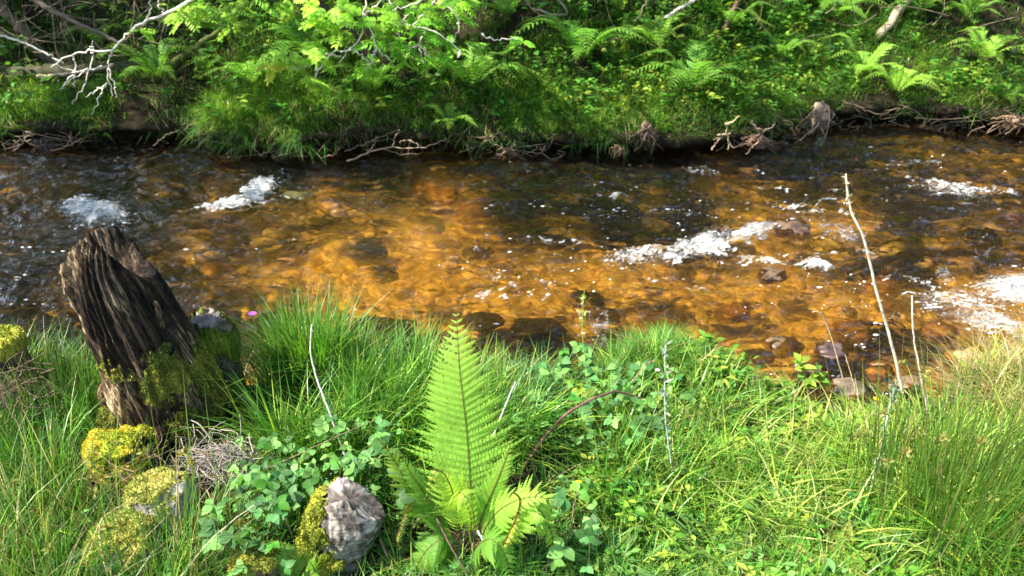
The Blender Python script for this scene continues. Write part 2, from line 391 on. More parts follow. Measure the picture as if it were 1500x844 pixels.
DT = np.array([[1, 1, 1, 1, 1, 1, 1, 1, .9, .8, .5, .6, .6],
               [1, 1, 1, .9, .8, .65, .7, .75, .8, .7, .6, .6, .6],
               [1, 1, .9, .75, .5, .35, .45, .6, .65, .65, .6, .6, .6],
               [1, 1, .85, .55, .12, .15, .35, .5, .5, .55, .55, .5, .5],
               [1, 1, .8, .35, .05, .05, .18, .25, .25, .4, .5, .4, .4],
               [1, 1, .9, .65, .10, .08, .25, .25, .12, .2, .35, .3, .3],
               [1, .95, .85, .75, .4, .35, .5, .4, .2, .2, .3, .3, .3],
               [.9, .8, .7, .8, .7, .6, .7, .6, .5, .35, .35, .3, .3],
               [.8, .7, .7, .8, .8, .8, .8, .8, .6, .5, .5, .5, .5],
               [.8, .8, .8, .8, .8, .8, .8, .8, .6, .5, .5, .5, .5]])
def dark_bed(x, y):  # shade around the amber patch is painted in, mixed with weed
    """how dark the bed is coloured, by weed-covered rock and by shade painted around the amber gravel"""
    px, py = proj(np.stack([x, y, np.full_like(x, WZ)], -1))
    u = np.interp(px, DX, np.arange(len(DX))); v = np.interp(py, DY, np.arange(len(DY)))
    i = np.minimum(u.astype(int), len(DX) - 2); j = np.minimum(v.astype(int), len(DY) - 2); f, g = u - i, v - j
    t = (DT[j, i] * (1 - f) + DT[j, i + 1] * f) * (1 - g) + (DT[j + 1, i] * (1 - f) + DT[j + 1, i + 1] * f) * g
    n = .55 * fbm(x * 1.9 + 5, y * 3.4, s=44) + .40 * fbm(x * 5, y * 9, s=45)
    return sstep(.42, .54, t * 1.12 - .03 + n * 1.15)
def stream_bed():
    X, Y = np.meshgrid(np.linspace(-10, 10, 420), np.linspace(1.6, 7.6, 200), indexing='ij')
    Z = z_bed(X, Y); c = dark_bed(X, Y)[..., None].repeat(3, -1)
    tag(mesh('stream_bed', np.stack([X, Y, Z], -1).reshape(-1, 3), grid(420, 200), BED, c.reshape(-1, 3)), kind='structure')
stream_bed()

# white water patches: photo x, y, half-widths, tilt (deg, + = falls to the right), strength
FOAM = [(140, 313, 54, 17, 6, 1.35), (378, 278, 34, 15, -25, 1.25), (340, 300, 56, 9, -12, 1.1), (1100, 347, 46, 12, -12, 1.15), (1025, 361, 72, 19, -12, 1.02),
        (930, 374, 80, 16, -5, .85), (1195, 392, 30, 10, 8, 1.0), (1120, 385, 50, 6, -4, .7), (1490, 422, 70, 32, 0, 1.1), (1450, 480, 90, 20, 10, 1.0), (1410, 450, 110, 40, 8, .80),
        (1400, 283, 64, 13, 4, .9), (1345, 245, 50, 8, 4, .75), (1235, 345, 55, 15, 15, .8), (1030, 250, 36, 8, 0, .65), (670, 383, 24, 9, 0, .68), (1010, 315, 70, 10, 3, .6),
        (8, 257, 26, 8, 0, .8), (60, 376, 80, 8, 0, .48), (60, 430, 90, 40, 0, .34), (260, 372, 50, 6, 0, .42), (1385, 400, 30, 10, 20, .7), (1180, 300, 60, 20, 0, .45), (870, 350, 50, 8, -10, .55),
        (1300, 440, 120, 50, 0, .36), (230, 650, 10, 10, 0, 0), (100, 490, 90, 14, 0, .46), (420, 250, 60, 8, 0, .35), (780, 400, 220, 60, 0, .30), (900, 300, 200, 40, 0, .30), (1250, 500, 60, 12, 5, .5)]
def foam_at(px, py):
    f = np.zeros_like(px)
    for (cx, cy, a, b, ang, s) in FOAM:
        q = R(ang); dx, dy = px - cx, py - cy
        u = (dx * cos(q) + dy * sin(q)) / a; v = (-dx * sin(q) + dy * cos(q)) / b
        f = np.maximum(f, s * np.exp(-(u * u + v * v) ** 1.2 * .8))
    return f
def water_h(x, y, hump=True):
    X, Y = x * cos(.16) - y * sin(.16), x * sin(.16) + y * cos(.16)
    wx = X + .15 * fbm(x * 2, y * 2, s=61); wy = Y + .1 * fbm(x * 2, y * 2, s=62)
    k = .8 + .2 * sstep(-2.5, 1.5, x)
    h = k * (.032 * fbm(wx * 2.2, wy * 4.6, o=3, s=63) + .020 * (1 - 2 * np.abs(fbm(wx * 7, wy * 15, o=3, s=64))))
    h = h + .0042 * fbm(wx * 22, wy * 44, o=2, s=65)
    return h
def stream_water():
    xs = np.concatenate([np.linspace(-10, -4.6, 60)[:-1], np.linspace(-4.6, 4.6, 620), np.linspace(4.6, 10, 60)[1:]]); ys = np.linspace(1.7, 6.9, 340)
    X, Y = np.meshgrid(xs, ys, indexing='ij'); Z = np.full_like(X, WZ)
    px, py = proj(np.stack([X, Y, Z], -1)); f = foam_at(px, py)
    h = water_h(X, Y); f2 = np.clip(f - .45, 0, 1)
    Z = WZ + h + f2 * (.055 + .03 * fbm(X * 9, Y * 13, o=4, s=66))
    # foam on the wave crests, also painting the bright streaks of ripple glint
    U, W = X * cos(.12) - Y * sin(.12) + .2 * fbm(X * 1.5, Y * 1.5, s=67), X * sin(.12) + Y * cos(.12) + .07 * fbm(X * 3, Y * 3, s=68)
    ln = np.clip(1.15 - np.abs(fbm(U * 2.2, W * 9, o=4, s=69)) * 7, 0, 1) * sstep(-.15, .4, fbm(U * 1.6, W * 4, o=3, s=70))
    cr = ln * (.55 + .33 * sstep(450, 950, px)) * sstep(225, 260, py)
    o = mesh('stream_water', np.stack([X, Y, Z], -1).reshape(-1, 3), grid(len(xs), len(ys)), WATER, extra={'foam': (f + cr), 'churn': f2})
    tag(o, kind='structure')
stream_water()

# ------------------------------------------------------------------ rocks
def ico(sub):
    bm = bmesh.new(); bmesh.ops.create_icosphere(bm, subdivisions=sub, radius=1)
    V = np.array([v.co[:] for v in bm.verts]); F = np.array([[v.index for v in f.verts] for f in bm.faces]); bm.free(); return V, F
ICO = {k: ico(k) for k in (1, 2, 3, 4, 5, 6)}
def rock_shape(sub, sc, seed, rough=.22, ridg=.12, box=.35, fine=.03):
    V, F = ICO[sub]; V = V.copy(); o = seed * 7.3
    m = np.max(np.abs(V), 1, keepdims=True); V = V * (1 - box) + V / m * box * .85
    n = fbm(V[:, 0] * 1.1 + o, V[:, 1] * 1.1, V[:, 2] * 1.1, 3, seed); r = np.abs(fbm(V[:, 0] * 2.4 + o, V[:, 1] * 2.4, V[:, 2] * 2.4, 4, seed + 3))
    f = fbm(V[:, 0] * 9 + o, V[:, 1] * 9, V[:, 2] * 9, 4, seed + 5) if sub > 3 else 0
    return V * (1 + rough * n - ridg * r + fine * f)[:, None] * np.asarray(sc), F
def rock_col(V, c1, c2, seed, s=6):
    k = sstep(-.4, .5, fbm(V[:, 0] * s, V[:, 1] * s, V[:, 2] * s, 4, seed))[:, None]; return A(*c1) * (1 - k) + A(*c2) * k
def vnormals(V, F):
    a, b, c = V[F[:, 0]], V[F[:, 1]], V[F[:, 2]]; n = np.cross(b - a, c - a); N = np.zeros_like(V)
    for i in range(3): np.add.at(N, F[:, i], n)
    return unit(N)
def moss_part(V, F, maskf, parent, c1, c2, thick=.008, fuzz=4000, seed=1, name='moss', fl=.006):
    """a cushion of moss over the part of a surface where maskf > 0, with leafy fuzz"""
    N = vnormals(V, F); m = maskf(V, N); keep = (m[F] > 0).all(1)
    if not keep.any(): return
    Fk = F[keep]; used, inv = np.unique(Fk, return_inverse=True); Fk = inv.reshape(-1, 3)
    P, Nk, mk = V[used], N[used], m[used]
    t = thick * np.clip(mk * 3, .02, 1) * (1 + .5 * fbm(P[:, 0] * 45, P[:, 1] * 45, P[:, 2] * 45, 3, seed))
    P = P + Nk * t[:, None]
    k = sstep(-.5, .5, fbm(P[:, 0] * 14, P[:, 1] * 14, P[:, 2] * 14, 4, seed + 2))[:, None]
    C = A(*c1) * (1 - k) + A(*c2) * k
    mb = MB(); mb.add(P, Fk, C)
    ar = np.linalg.norm(np.cross(P[Fk[:, 1]] - P[Fk[:, 0]], P[Fk[:, 2]] - P[Fk[:, 0]]), axis=1); ar /= ar.sum()
    f = rng.choice(len(Fk), fuzz, p=ar); a, b = rng.random((2, fuzz)); s = a + b > 1; a[s], b[s] = 1 - a[s], 1 - b[s]
    q = P[Fk[f, 0]] * (1 - a - b)[:, None] + P[Fk[f, 1]] * a[:, None] + P[Fk[f, 2]] * b[:, None]
    n = unit(Nk[Fk[f, 0]] + rng.normal(0, .55, (fuzz, 3))); s1 = unit(np.cross(n, rdir(fuzz))) * (fl * .22)
    L = (fl * rng.uniform(.5, 1.4, fuzz))[:, None]
    Vf = np.stack([q - s1, q + s1, q + n * L], 1).reshape(-1, 3); cf = np.repeat(C[Fk[f, 0]] * np.exp(rng.normal(.1, .25, (fuzz, 1))), 3, 0)
    mb.add(Vf, np.arange(fuzz * 3).reshape(-1, 3), cf)
    return mb.build(name, MOSS, parent, smooth=True)

# cobbles on the bed, uncountable under the ripples
def cobbles():
    mb = MB(); n = 4200
    x = rng.uniform(-4.8, 4.8, n); y = rng.uniform(2.2, 6.4, n); ok = (y > near_edge(x) + .1) & (y < far_edge(x) - .02)
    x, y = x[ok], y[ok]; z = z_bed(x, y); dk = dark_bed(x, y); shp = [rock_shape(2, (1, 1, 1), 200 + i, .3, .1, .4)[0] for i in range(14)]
    F = ICO[2][1]
    pal = [(.80, .60, .32), (.84, .66, .40), (.74, .52, .26), (.85, .72, .50), (.55, .40, .22), (.78, .56, .38)]
    for i in range(len(x)):
        s = .02 + .055 * rng.random() ** 2.2; a = rng.uniform(0, 2 * pi); S = shp[i % 14] * A(s * rng.uniform(1., 2.), s, s * .36)
        V = np.stack([S[:, 0] * cos(a) - S[:, 1] * sin(a) + x[i], S[:, 0] * sin(a) + S[:, 1] * cos(a) + y[i], S[:, 2] + z[i] - s * .02], -1)
        c = A(*pal[rng.integers(6)]) * rng.uniform(.8, 1.15)
        if rng.random() < .03 + .97 * dk[i]: c = A(.022, .022, .012) * rng.uniform(.4, 1.8)  # weed and painted shade darken these cobbles
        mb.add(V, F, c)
    tag(mb.build('cobbles', WET), 'orange and brown cobbles lying under the rippling peaty water', kind='stuff')
cobbles()

# single larger stones of the stream: photo x, y, width px, height factor, colour, rise above water, label
ST = [(1215, 520, 50, .5, (.20, .13, .12), .02, 'smooth purple-brown stone at the water edge below the tall dry stalk'),
      (1185, 545, 34, .5, (.26, .18, .11), .0, 'tan wet stone just below the purple-brown one at the near water edge'),
      (1160, 335, 52, .5, (.20, .12, .08), .03, 'reddish rock breaking the surface at the end of the long white riffle'),
      (1130, 400, 44, .45, (.12, .08, .05), .01, 'flat dark stone with foam on both ends below the long white riffle'),
      (435, 283, 46, .4, (.10, .085, .03), .0, 'low mossy brown stone beside the left-hand white splash'),
      (150, 322, 60, .4, (.06, .05, .03), -.03, 'dark sunken rock under the round white splash'),
      (630, 318, 40, .4, (.40, .36, .10), -.05, 'yellow-green stone sunk in the amber water'),
      (535, 345, 62, .35, (.03, .03, .018), -.07, 'dark sunken stone in the left part of the amber patch'),
      (562, 385, 40, .35, (.03, .03, .018), -.07, 'small dark sunken stone below the white bubbles in the amber patch'),
      (700, 348, 44, .35, (.045, .04, .02), -.08, 'dark sunken stone in the middle of the amber patch'),
      (795, 330, 44, .35, (.04, .035, .02), -.08, 'dark sunken stone near the upper middle of the stream'),
      (862, 420, 60, .35, (.025, .025, .018), -.06, 'blackish sunken stone above the thin green flower stalk'),
      (785, 455, 80, .3, (.03, .028, .016), -.08, 'wide black sunken stone near the near bank'),
      (705, 447, 60, .3, (.035, .03, .015), -.08, 'black sunken stone above the tip of the tall fern frond'),
      (550, 460, 110, .28, (.035, .032, .016), -.08, 'long dark sunken stone above the grass left of the fern'),
      (690, 290, 60, .35, (.42, .26, .10), -.08, 'orange sunken stone toward the far bank'),
      (640, 262, 70, .3, (.40, .24, .09), -.08, 'long orange sunken slab near the far bank roots'),
      (1050, 350, 40, .4, (.16, .1, .06), -.02, 'brown rock hidden in the foam of the long white riffle'),
      (1250, 470, 60, .4, (.40, .24, .13), -.04, 'pale orange stone sunk left of the tall dry stalk'),
      (1300, 400, 60, .4, (.42, .24, .12), -.06, 'orange sunken stone right of the tall dry stalk'),
      (1445, 330, 60, .4, (.05, .04, .025), -.05, 'dark sunken stone by the right edge of the stream'),
      (1480, 318, 34, .45, (.30, .14, .09), .01, 'small red stone showing at the right edge of the stream'),
      (1150, 505, 60, .4, (.20, .14, .09), -.01, 'brown stone under shallow water left of the purple-brown stone'),
      (1110, 520, 50, .4, (.16, .12, .1), -.02, 'grey-brown stone under shallow water beside the bank plants'),
      (1290, 545, 44, .5, (.30, .19, .12), .0, 'light brown stone at the edge beneath the dry stalks'),
      (1330, 565, 50, .5, (.28, .18, .11), .01, 'rounded brown stone half hidden by the rush stems'),
      (1240, 575, 60, .5, (.20, .15, .11), .02, 'wet brown stone below the leafy sprig at the bank edge'),
      (1420, 520, 60, .4, (.40, .25, .12), -.02, 'sandy stone in the foam beside the pale grass tuft'),
      (900, 470, 50, .35, (.20, .13, .06), -.07, 'brown sunken stone above the grassy mound'),
      (960, 455, 60, .35, (.34, .22, .1), -.07, 'amber sunken stone above the grassy mound'),
      (1075, 437, 60, .35, (.44, .25, .12), -.06, 'salmon orange sunken stone below the flat dark stone'),
      (330, 330, 60, .3, (.20, .13, .05), -.10, 'brown sunken stone below the left-hand white splash'),
      (310, 372, 50, .3, (.46, .28, .09), -.08, 'orange sunken stone right of the dead stump top'),
      (60, 475, 90, .3, (.10, .09, .03), -.08, 'olive sunken stone left of the dead stump'),
      (640, 505, 60, .35, (.12, .08, .04), -.05, 'brown stone in dark water left of the fern tip'),
      (745, 515, 70, .35, (.16, .11, .06), -.04, 'brown stone in the dark water right of the fern tip'),
      (1380, 470, 60, .35, (.38, .24, .14), -.04, 'tan sunken stone in the churning right-hand water')]
for i, (px, py, wp, hf, c, rise, lab) in enumerate(ST):
    P = atz(px, py, WZ); s = wp * .5 * TH / 750 * (P[1] * cos(PITCH) + (CAMZ - WZ) * sin(PITCH))
    V, F = rock_shape(4, (s, s * .75, s * hf), 60 + i, .2, .08, .3)
    o = mesh('stream_stone', V, F, WET, rock_col(V, tuple(q * .7 for q in c), tuple(q * 1.25 for q in c), i, 14))
    o.location = (P[0], P[1], WZ + rise + (.025 if px > 1100 and py > 495 else 0) - s * hf * .8); o.rotation_euler.z = rng.uniform(-.5, .5)
    tag(o, lab, 'stone', 'stones in the stream')

# ------------------------------------------------------------------ flecks of foam, plus white specks painted in for sparkle on the riffles
def foam_glint_flecks():
    n = 150000; x = rng.uniform(-4.4, 4.4, n); y = rng.uniform(2.3, 6.2, n)
    px, py = proj(np.stack([x, y, np.full(n, WZ)], -1)); f = foam_at(px, py)
    cl = fbm(x * 5 + y, y * 22, o=4, s=71); h = water_h(x, y)
    p = np.clip(f - .18, 0, 1) * .75 * sstep(-.2, .5, cl) + .09 * sstep(.42, .8, cl) * sstep(500, 1000, px) * .6 + .01 * sstep(.45, .8, cl)
    ok = (rng.random(n) < p) & (y > near_edge(x) + .15) & (y < far_edge(x) - .1)
    x, y, h, f = x[ok], y[ok], h[ok], f[ok]; n = len(x)
    V0, F0 = ICO[1]; r = .0018 + .0060 * rng.random(n) ** 4
    z = WZ + h + np.clip(f - .45, 0, 1) * .075
    S = np.stack([r * rng.uniform(1, 3.2, n), r, r * .55], -1)
    V = V0[None] * S[:, None] + np.stack([x, y, z], -1)[:, None]
    F = (F0[None] + (np.arange(n) * len(V0))[:, None, None]).reshape(-1, 3)
    m, t, o = new_mat('foam_glint_white'); k = NT(t); p = k.n('BsdfPrincipled'); p.inputs['Base Color'].default_value = (.85, .87, .88, 1)
    p.inputs['Roughness'].default_value = .25; k.l(p.outputs[0], o.inputs[0])
    tag(mesh('foam_glint_flecks', V.reshape(-1, 3), F, m), 'white bubbles and white flecks painted as glints along the riffles of the stream', kind='stuff')
foam_glint_flecks()

# ------------------------------------------------------------------ fern fronds
def frond(mb, b, width, nrm, np_=30, lobes=14, ang=18, droop=.18, col=(.10, .26, .03), t0=.12, peak=.38, col2=None, stalk=(.22, .20, .06), sr=.0022, lobew=.50, jit=.09, tipfade=.9, npts=40):
    """b: points of the rachis; nrm: the side the upper face looks to"""
    P = smoothline(b, npts); s = np.concatenate([[0], np.cumsum(np.linalg.norm(np.diff(P, axis=0), axis=1))]); Lr = s[-1]; s /= Lr
    T = unit(np.gradient(P, axis=0))
    ts = np.linspace(t0, .995, np_); k = 0
    pos = np.stack([np.interp(ts, s, P[:, i]) for i in range(3)], -1); tt = unit(np.stack([np.interp(ts, s, T[:, i]) for i in range(3)], -1))
    N = unit(np.asarray(nrm, float) - tt * (tt @ np.asarray(nrm, float))[:, None]); S = np.cross(tt, N)
    u = (ts - t0) / (1 - t0)
    prof = np.where(u < peak, .42 + .58 * np.sin(np.clip(u / peak, 0, 1) * pi / 2), np.clip(1 - (u - peak) / (1 - peak), 0, 1) ** tipfade)
    prof = np.maximum(prof, .03)
    spac = Lr * (1 - t0) / np_
    allV, allF, allC, n0 = [], [], [], 0
    un = np.linspace(0, 1, lobes + 1)[:-1]; du = 1. / lobes
    for side in (-1, 1):
        L = width * prof * (1 + rng.normal(0, jit, np_)); a = R(ang) + rng.normal(0, .05, np_) + .25 * u
        d = S * side * np.cos(a)[:, None] + tt * np.sin(a)[:, None]
        q = tt * np.cos(a)[:, None] - S * side * np.sin(a)[:, None]       # in-plane, tipward
        dr = droop * (1 + rng.normal(0, .3, np_))
        def at(uu): # (np_, m, 3)
            uu = np.broadcast_to(uu, (np_, lobes)); return pos[:, None] + d[:, None] * (L[:, None] * uu)[..., None] - N[:, None] * ((L * dr)[:, None] * uu ** 2)[..., None] + q[:, None] * ((L * .10)[:, None] * uu ** 2)[..., None]
        A0, A1, A2 = at(un), at(un + du * .93), at(un + du * 1.5)
        lw = np.minimum(spac * 1.05, .22 * L + .001)[:, None] * lobew * np.clip(1.05 - (un + du) ** 2.2, .1, 1)[None] * (1 + .12 * rng.normal(0, 1, (np_, lobes)))
        for sg in (-1, 1):
            e = q[:, None] * (lw * sg * 1.35)[..., None] - N[:, None] * (lw * .22)[..., None]
            V = np.stack([A0, A1, A2 * .5 + A1 * .5 + e * .92, A0 * .65 + A2 * .35 + e], 2)
            c = np.asarray(col, float)[None, None] * np.exp(rng.normal(0, .10, (np_, lobes, 1)))
            if col2 is not None: c = c * (1 - u[:, None, None] ** 2) + np.asarray(col2) * u[:, None, None] ** 2
            V = V.reshape(-1, 3); m = len(V) // 4
            allV.append(V); allC.append(np.repeat(c.reshape(-1, 3), 4, 0)); allF.append(np.arange(m * 4).reshape(-1, 4) + n0); n0 += m * 4
    mb.add(np.concatenate(allV), np.concatenate(allF), np.concatenate(allC))
    tube(mb, P, np.linspace(sr, sr * .25, npts), stalk, 5)

def cam_facing(P):
    d = unit(A(0, 0, CAMZ) - np.asarray(P)); return d

# the tall fern of the foreground: control points as (photo x, photo y, distance y)
def near_fern():
    base = aty(690, 800, 1.50); root = thing('fern', 'tall bright green fern with one upright frond and curled side fronds', 'fern', base)
    G, Y, Yg = (.33, .62, .09), (.55, .66, .10), (.44, .66, .09)
    fr = [ # points, width(m), ang, col, col2, normal tweak, droop, peak, np
        ([(692, 812, 1.50), (690, 740, 1.52), (684, 640, 1.57), (673, 540, 1.62), (668, 450, 1.70)], .152, 12, G, Yg, (0, 0, .35), .12, .38, 38, .06),
        ([(688, 815, 1.55), (668, 720, 1.62), (658, 610, 1.70), (648, 540, 1.74), (655, 486, 1.78)], .085, 16, G, G, (-.2, 0, .2), .15, .40, 34, .30),
        ([(690, 815, 1.46), (705, 760, 1.42), (730, 700, 1.42), (745, 660, 1.44), (750, 640, 1.46)], .06, 38, (.28, .54, .07), Yg, (.2, 0, .5), .1, .3, 24, .35),
        ([(690, 818, 1.42), (720, 760, 1.36), (752, 735, 1.34), (790, 728, 1.32), (822, 742, 1.31)], .07, 34, (.28, .52, .07), Yg, (0, -.1, 1.4), .25, .3, 22, .3),
        ([(690, 818, 1.44), (740, 770, 1.36), (778, 740, 1.33), (806, 775, 1.31), (812, 815, 1.30)], .085, 30, (.28, .52, .07), Yg, (.2, 0, 1.), .25, .4, 24, .3),
        ([(685, 818, 1.52), (640, 760, 1.50), (600, 715, 1.48), (578, 675, 1.48), (552, 640, 1.48)], .07, 30, (.34, .60, .08), Y, (-.1, 0, .6), .2, .35, 26, .25),
        ([(682, 820, 1.46), (672, 770, 1.42), (660, 712, 1.38), (640, 690, 1.36), (622, 735, 1.34)], .05, 10, Yg, Y, (0, 0, .9), .9, .4, 24, .3),
        ([(684, 820, 1.44), (690, 760, 1.40), (672, 720, 1.36), (690, 740, 1.33), (700, 790, 1.32)], .055, 10, (.34, .55, .08), Yg, (.3, 0, .8), .8, .4, 24, .3),
        ([(690, 820, 1.56), (720, 770, 1.60), (742, 720, 1.64), (757, 690, 1.66), (770, 676, 1.68)], .085, 25, (.12, .30, .04), G, (.1, 0, .4), .2, .4, 26, .3),
        ([(684, 822, 1.50), (650, 770, 1.46), (620, 720, 1.46), (600, 690, 1.46), (585, 660, 1.46)], .06, 30, (.12, .28, .04), G, (0, 0, 1), .3, .4, 22, .3),
        ([(692, 822, 1.40), (700, 800, 1.34), (720, 790, 1.30), (740, 815, 1.28), (748, 850, 1.26)], .075, 25, (.16, .36, .05), G, (0, 0, 1), .3, .4, 22, .25),
        ([(686, 822, 1.46), (670, 810, 1.40), (650, 790, 1.36), (620, 812, 1.34), (600, 860, 1.32)], .075, 25, (.09, .24, .035), G, (0, 0, 1), .3, .4, 22, .25)]
    for pts, wd, ang, c, c2, nt_, dr, pk, n, t0 in fr:
        P = np.array([aty(*p) for p in pts]); mb = MB(); nrm = unit(cam_facing(P[2]) + A(*nt_))
        frond(mb, P, wd, nrm, n, 15, ang, dr, c, t0, pk, c2, npts=48, sr=.0024)
        mb.build('frond', FERN, root, smooth=False, off=base)
    # croziers: fronds still rolled up, with short crumpled pinnae
    for pts, wd, c in [([(690, 822, 1.38), (722, 820, 1.32), (752, 770, 1.28), (762, 735, 1.27), (752, 722, 1.27), (745, 730, 1.265)], .014, (.42, .50, .08)),
                       ([(680, 822, 1.42), (590, 800, 1.38), (588, 770, 1.36), (598, 742, 1.35), (602, 738, 1.35), (604, 750, 1.345)], .010, (.38, .48, .10))]:
        P = np.array([aty(*p) for p in pts]); mb = MB(); nrm = unit(cam_facing(P[2]) + A(-.5, 0, .3))
        frond(mb, P, wd, nrm, 46, 5, 40, 1.3, c, .30, .5, c, stalk=(.25, .16, .05), sr=.0045, jit=.25, lobew=.7)
        frond(mb, P, wd * .8, unit(np.cross(nrm, P[3] - P[2])), 46, 4, 50, 1.5, c, .30, .5, c, stalk=(.25, .16, .05), sr=.0045, jit=.3, lobew=.7)
        mb.build('crozier', FERN, root, smooth=False, off=base)
near_fern()
b2 = aty(440, 850, 1.27); fr2 = thing('fern', 'small fern tip poking up beside the mossy grey rock', 'fern', b2)
for pts, wd in [([(432, 850, 1.27), (425, 820, 1.28), (414, 795, 1.30)], .07), ([(440, 850, 1.25), (460, 838, 1.24), (452, 820, 1.22)], .05)]:
    mb = MB(); P = np.array([aty(*p) for p in pts]); frond(mb, P, wd, unit(cam_facing(P[1]) + A(0, 0, .4)), 16, 10, 30, .1, (.20, .40, .06), .05, .1, npts=20); mb.build('frond', FERN, fr2, smooth=False, off=b2)

# ------------------------------------------------------------------ far-bank ferns: photo x, y of the foot, spread in px, fronds, brightness (sun and shade put into the frond colour), label
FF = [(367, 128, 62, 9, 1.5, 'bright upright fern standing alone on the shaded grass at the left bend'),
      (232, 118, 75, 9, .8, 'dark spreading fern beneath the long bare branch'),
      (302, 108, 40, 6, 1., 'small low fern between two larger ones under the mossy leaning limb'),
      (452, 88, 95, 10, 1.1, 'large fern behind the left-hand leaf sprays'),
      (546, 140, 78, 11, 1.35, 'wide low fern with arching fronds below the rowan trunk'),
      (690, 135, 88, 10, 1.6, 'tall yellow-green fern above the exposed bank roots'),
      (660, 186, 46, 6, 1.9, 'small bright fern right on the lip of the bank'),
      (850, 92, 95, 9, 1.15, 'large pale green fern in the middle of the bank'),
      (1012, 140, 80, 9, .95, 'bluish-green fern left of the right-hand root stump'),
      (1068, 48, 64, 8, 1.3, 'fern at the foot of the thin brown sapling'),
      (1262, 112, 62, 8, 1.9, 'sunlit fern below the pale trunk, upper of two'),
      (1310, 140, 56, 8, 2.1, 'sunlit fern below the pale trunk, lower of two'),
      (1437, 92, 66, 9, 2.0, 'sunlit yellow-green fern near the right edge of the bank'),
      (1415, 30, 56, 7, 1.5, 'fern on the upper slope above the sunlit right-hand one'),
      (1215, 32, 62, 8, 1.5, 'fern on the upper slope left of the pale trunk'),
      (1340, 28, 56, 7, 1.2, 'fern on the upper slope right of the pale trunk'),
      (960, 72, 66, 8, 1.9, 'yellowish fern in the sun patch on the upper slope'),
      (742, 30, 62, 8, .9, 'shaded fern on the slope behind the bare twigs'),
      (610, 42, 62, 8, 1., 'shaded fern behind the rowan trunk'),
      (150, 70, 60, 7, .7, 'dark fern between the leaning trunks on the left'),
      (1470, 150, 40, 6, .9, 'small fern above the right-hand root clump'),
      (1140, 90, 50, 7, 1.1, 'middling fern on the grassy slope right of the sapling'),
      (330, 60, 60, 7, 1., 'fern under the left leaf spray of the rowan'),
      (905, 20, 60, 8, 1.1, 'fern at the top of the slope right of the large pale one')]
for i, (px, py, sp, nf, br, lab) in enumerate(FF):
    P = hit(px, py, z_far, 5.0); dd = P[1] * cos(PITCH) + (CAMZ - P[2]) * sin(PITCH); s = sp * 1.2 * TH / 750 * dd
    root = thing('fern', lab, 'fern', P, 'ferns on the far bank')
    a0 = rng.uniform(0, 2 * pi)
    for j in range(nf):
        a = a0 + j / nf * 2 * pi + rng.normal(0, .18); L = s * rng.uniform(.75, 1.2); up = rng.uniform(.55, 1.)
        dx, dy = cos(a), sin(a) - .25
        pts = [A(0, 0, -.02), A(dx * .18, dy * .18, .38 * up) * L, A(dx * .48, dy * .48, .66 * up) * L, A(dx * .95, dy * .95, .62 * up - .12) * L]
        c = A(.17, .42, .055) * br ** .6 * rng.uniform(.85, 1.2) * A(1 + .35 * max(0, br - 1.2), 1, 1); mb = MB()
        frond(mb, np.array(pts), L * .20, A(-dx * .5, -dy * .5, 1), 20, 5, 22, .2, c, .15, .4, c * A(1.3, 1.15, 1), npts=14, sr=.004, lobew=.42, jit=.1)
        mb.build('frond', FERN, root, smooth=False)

# ------------------------------------------------------------------ grass
def gcol(n, kind, r=rng):
    pal = {'fresh': (.13, .31, .035), 'lush': (.075, .23, .03), 'yellow': (.33, .45, .06), 'straw': (.48, .38, .20), 'deep': (.03, .10, .02), 'blue': (.16, .28, .17), 'pale': (.48, .56, .16), 'olive': (.11, .17, .03)}
    return jitter(pal[kind], n, .08, .22, r)
def mixcol(n, w):
    ks = list(w); p = np.array([w[k] for k in ks], float); p /= p.sum(); ch = rng.choice(len(ks), n, p=p); C = np.zeros((n, 3))
    for i, k in enumerate(ks):
        m = ch == i; C[m] = gcol(m.sum(), k)
    return C, ch
def scatter_px(n, x0, x1, y0, y1):
    return rng.uniform(x0, x1, n), rng.uniform(y0, y1, n)
NOGROW = [(-.08, 1.50, .17), (-1.02, 1.86, .20), (-.62, 1.90, .13), (-.80, 1.62, .15), (-1.12, 1.66, .11), (-.46, 1.40, .14), (-.91, 1.46, .11), (-1.02, 1.36, .08)]
def clear(x, y, k=1.):
    ok = np.ones(len(x), bool)
    for a, b, r in NOGROW: ok &= (x - a) ** 2 + (y - b) ** 2 > (r * k) ** 2
    return ok
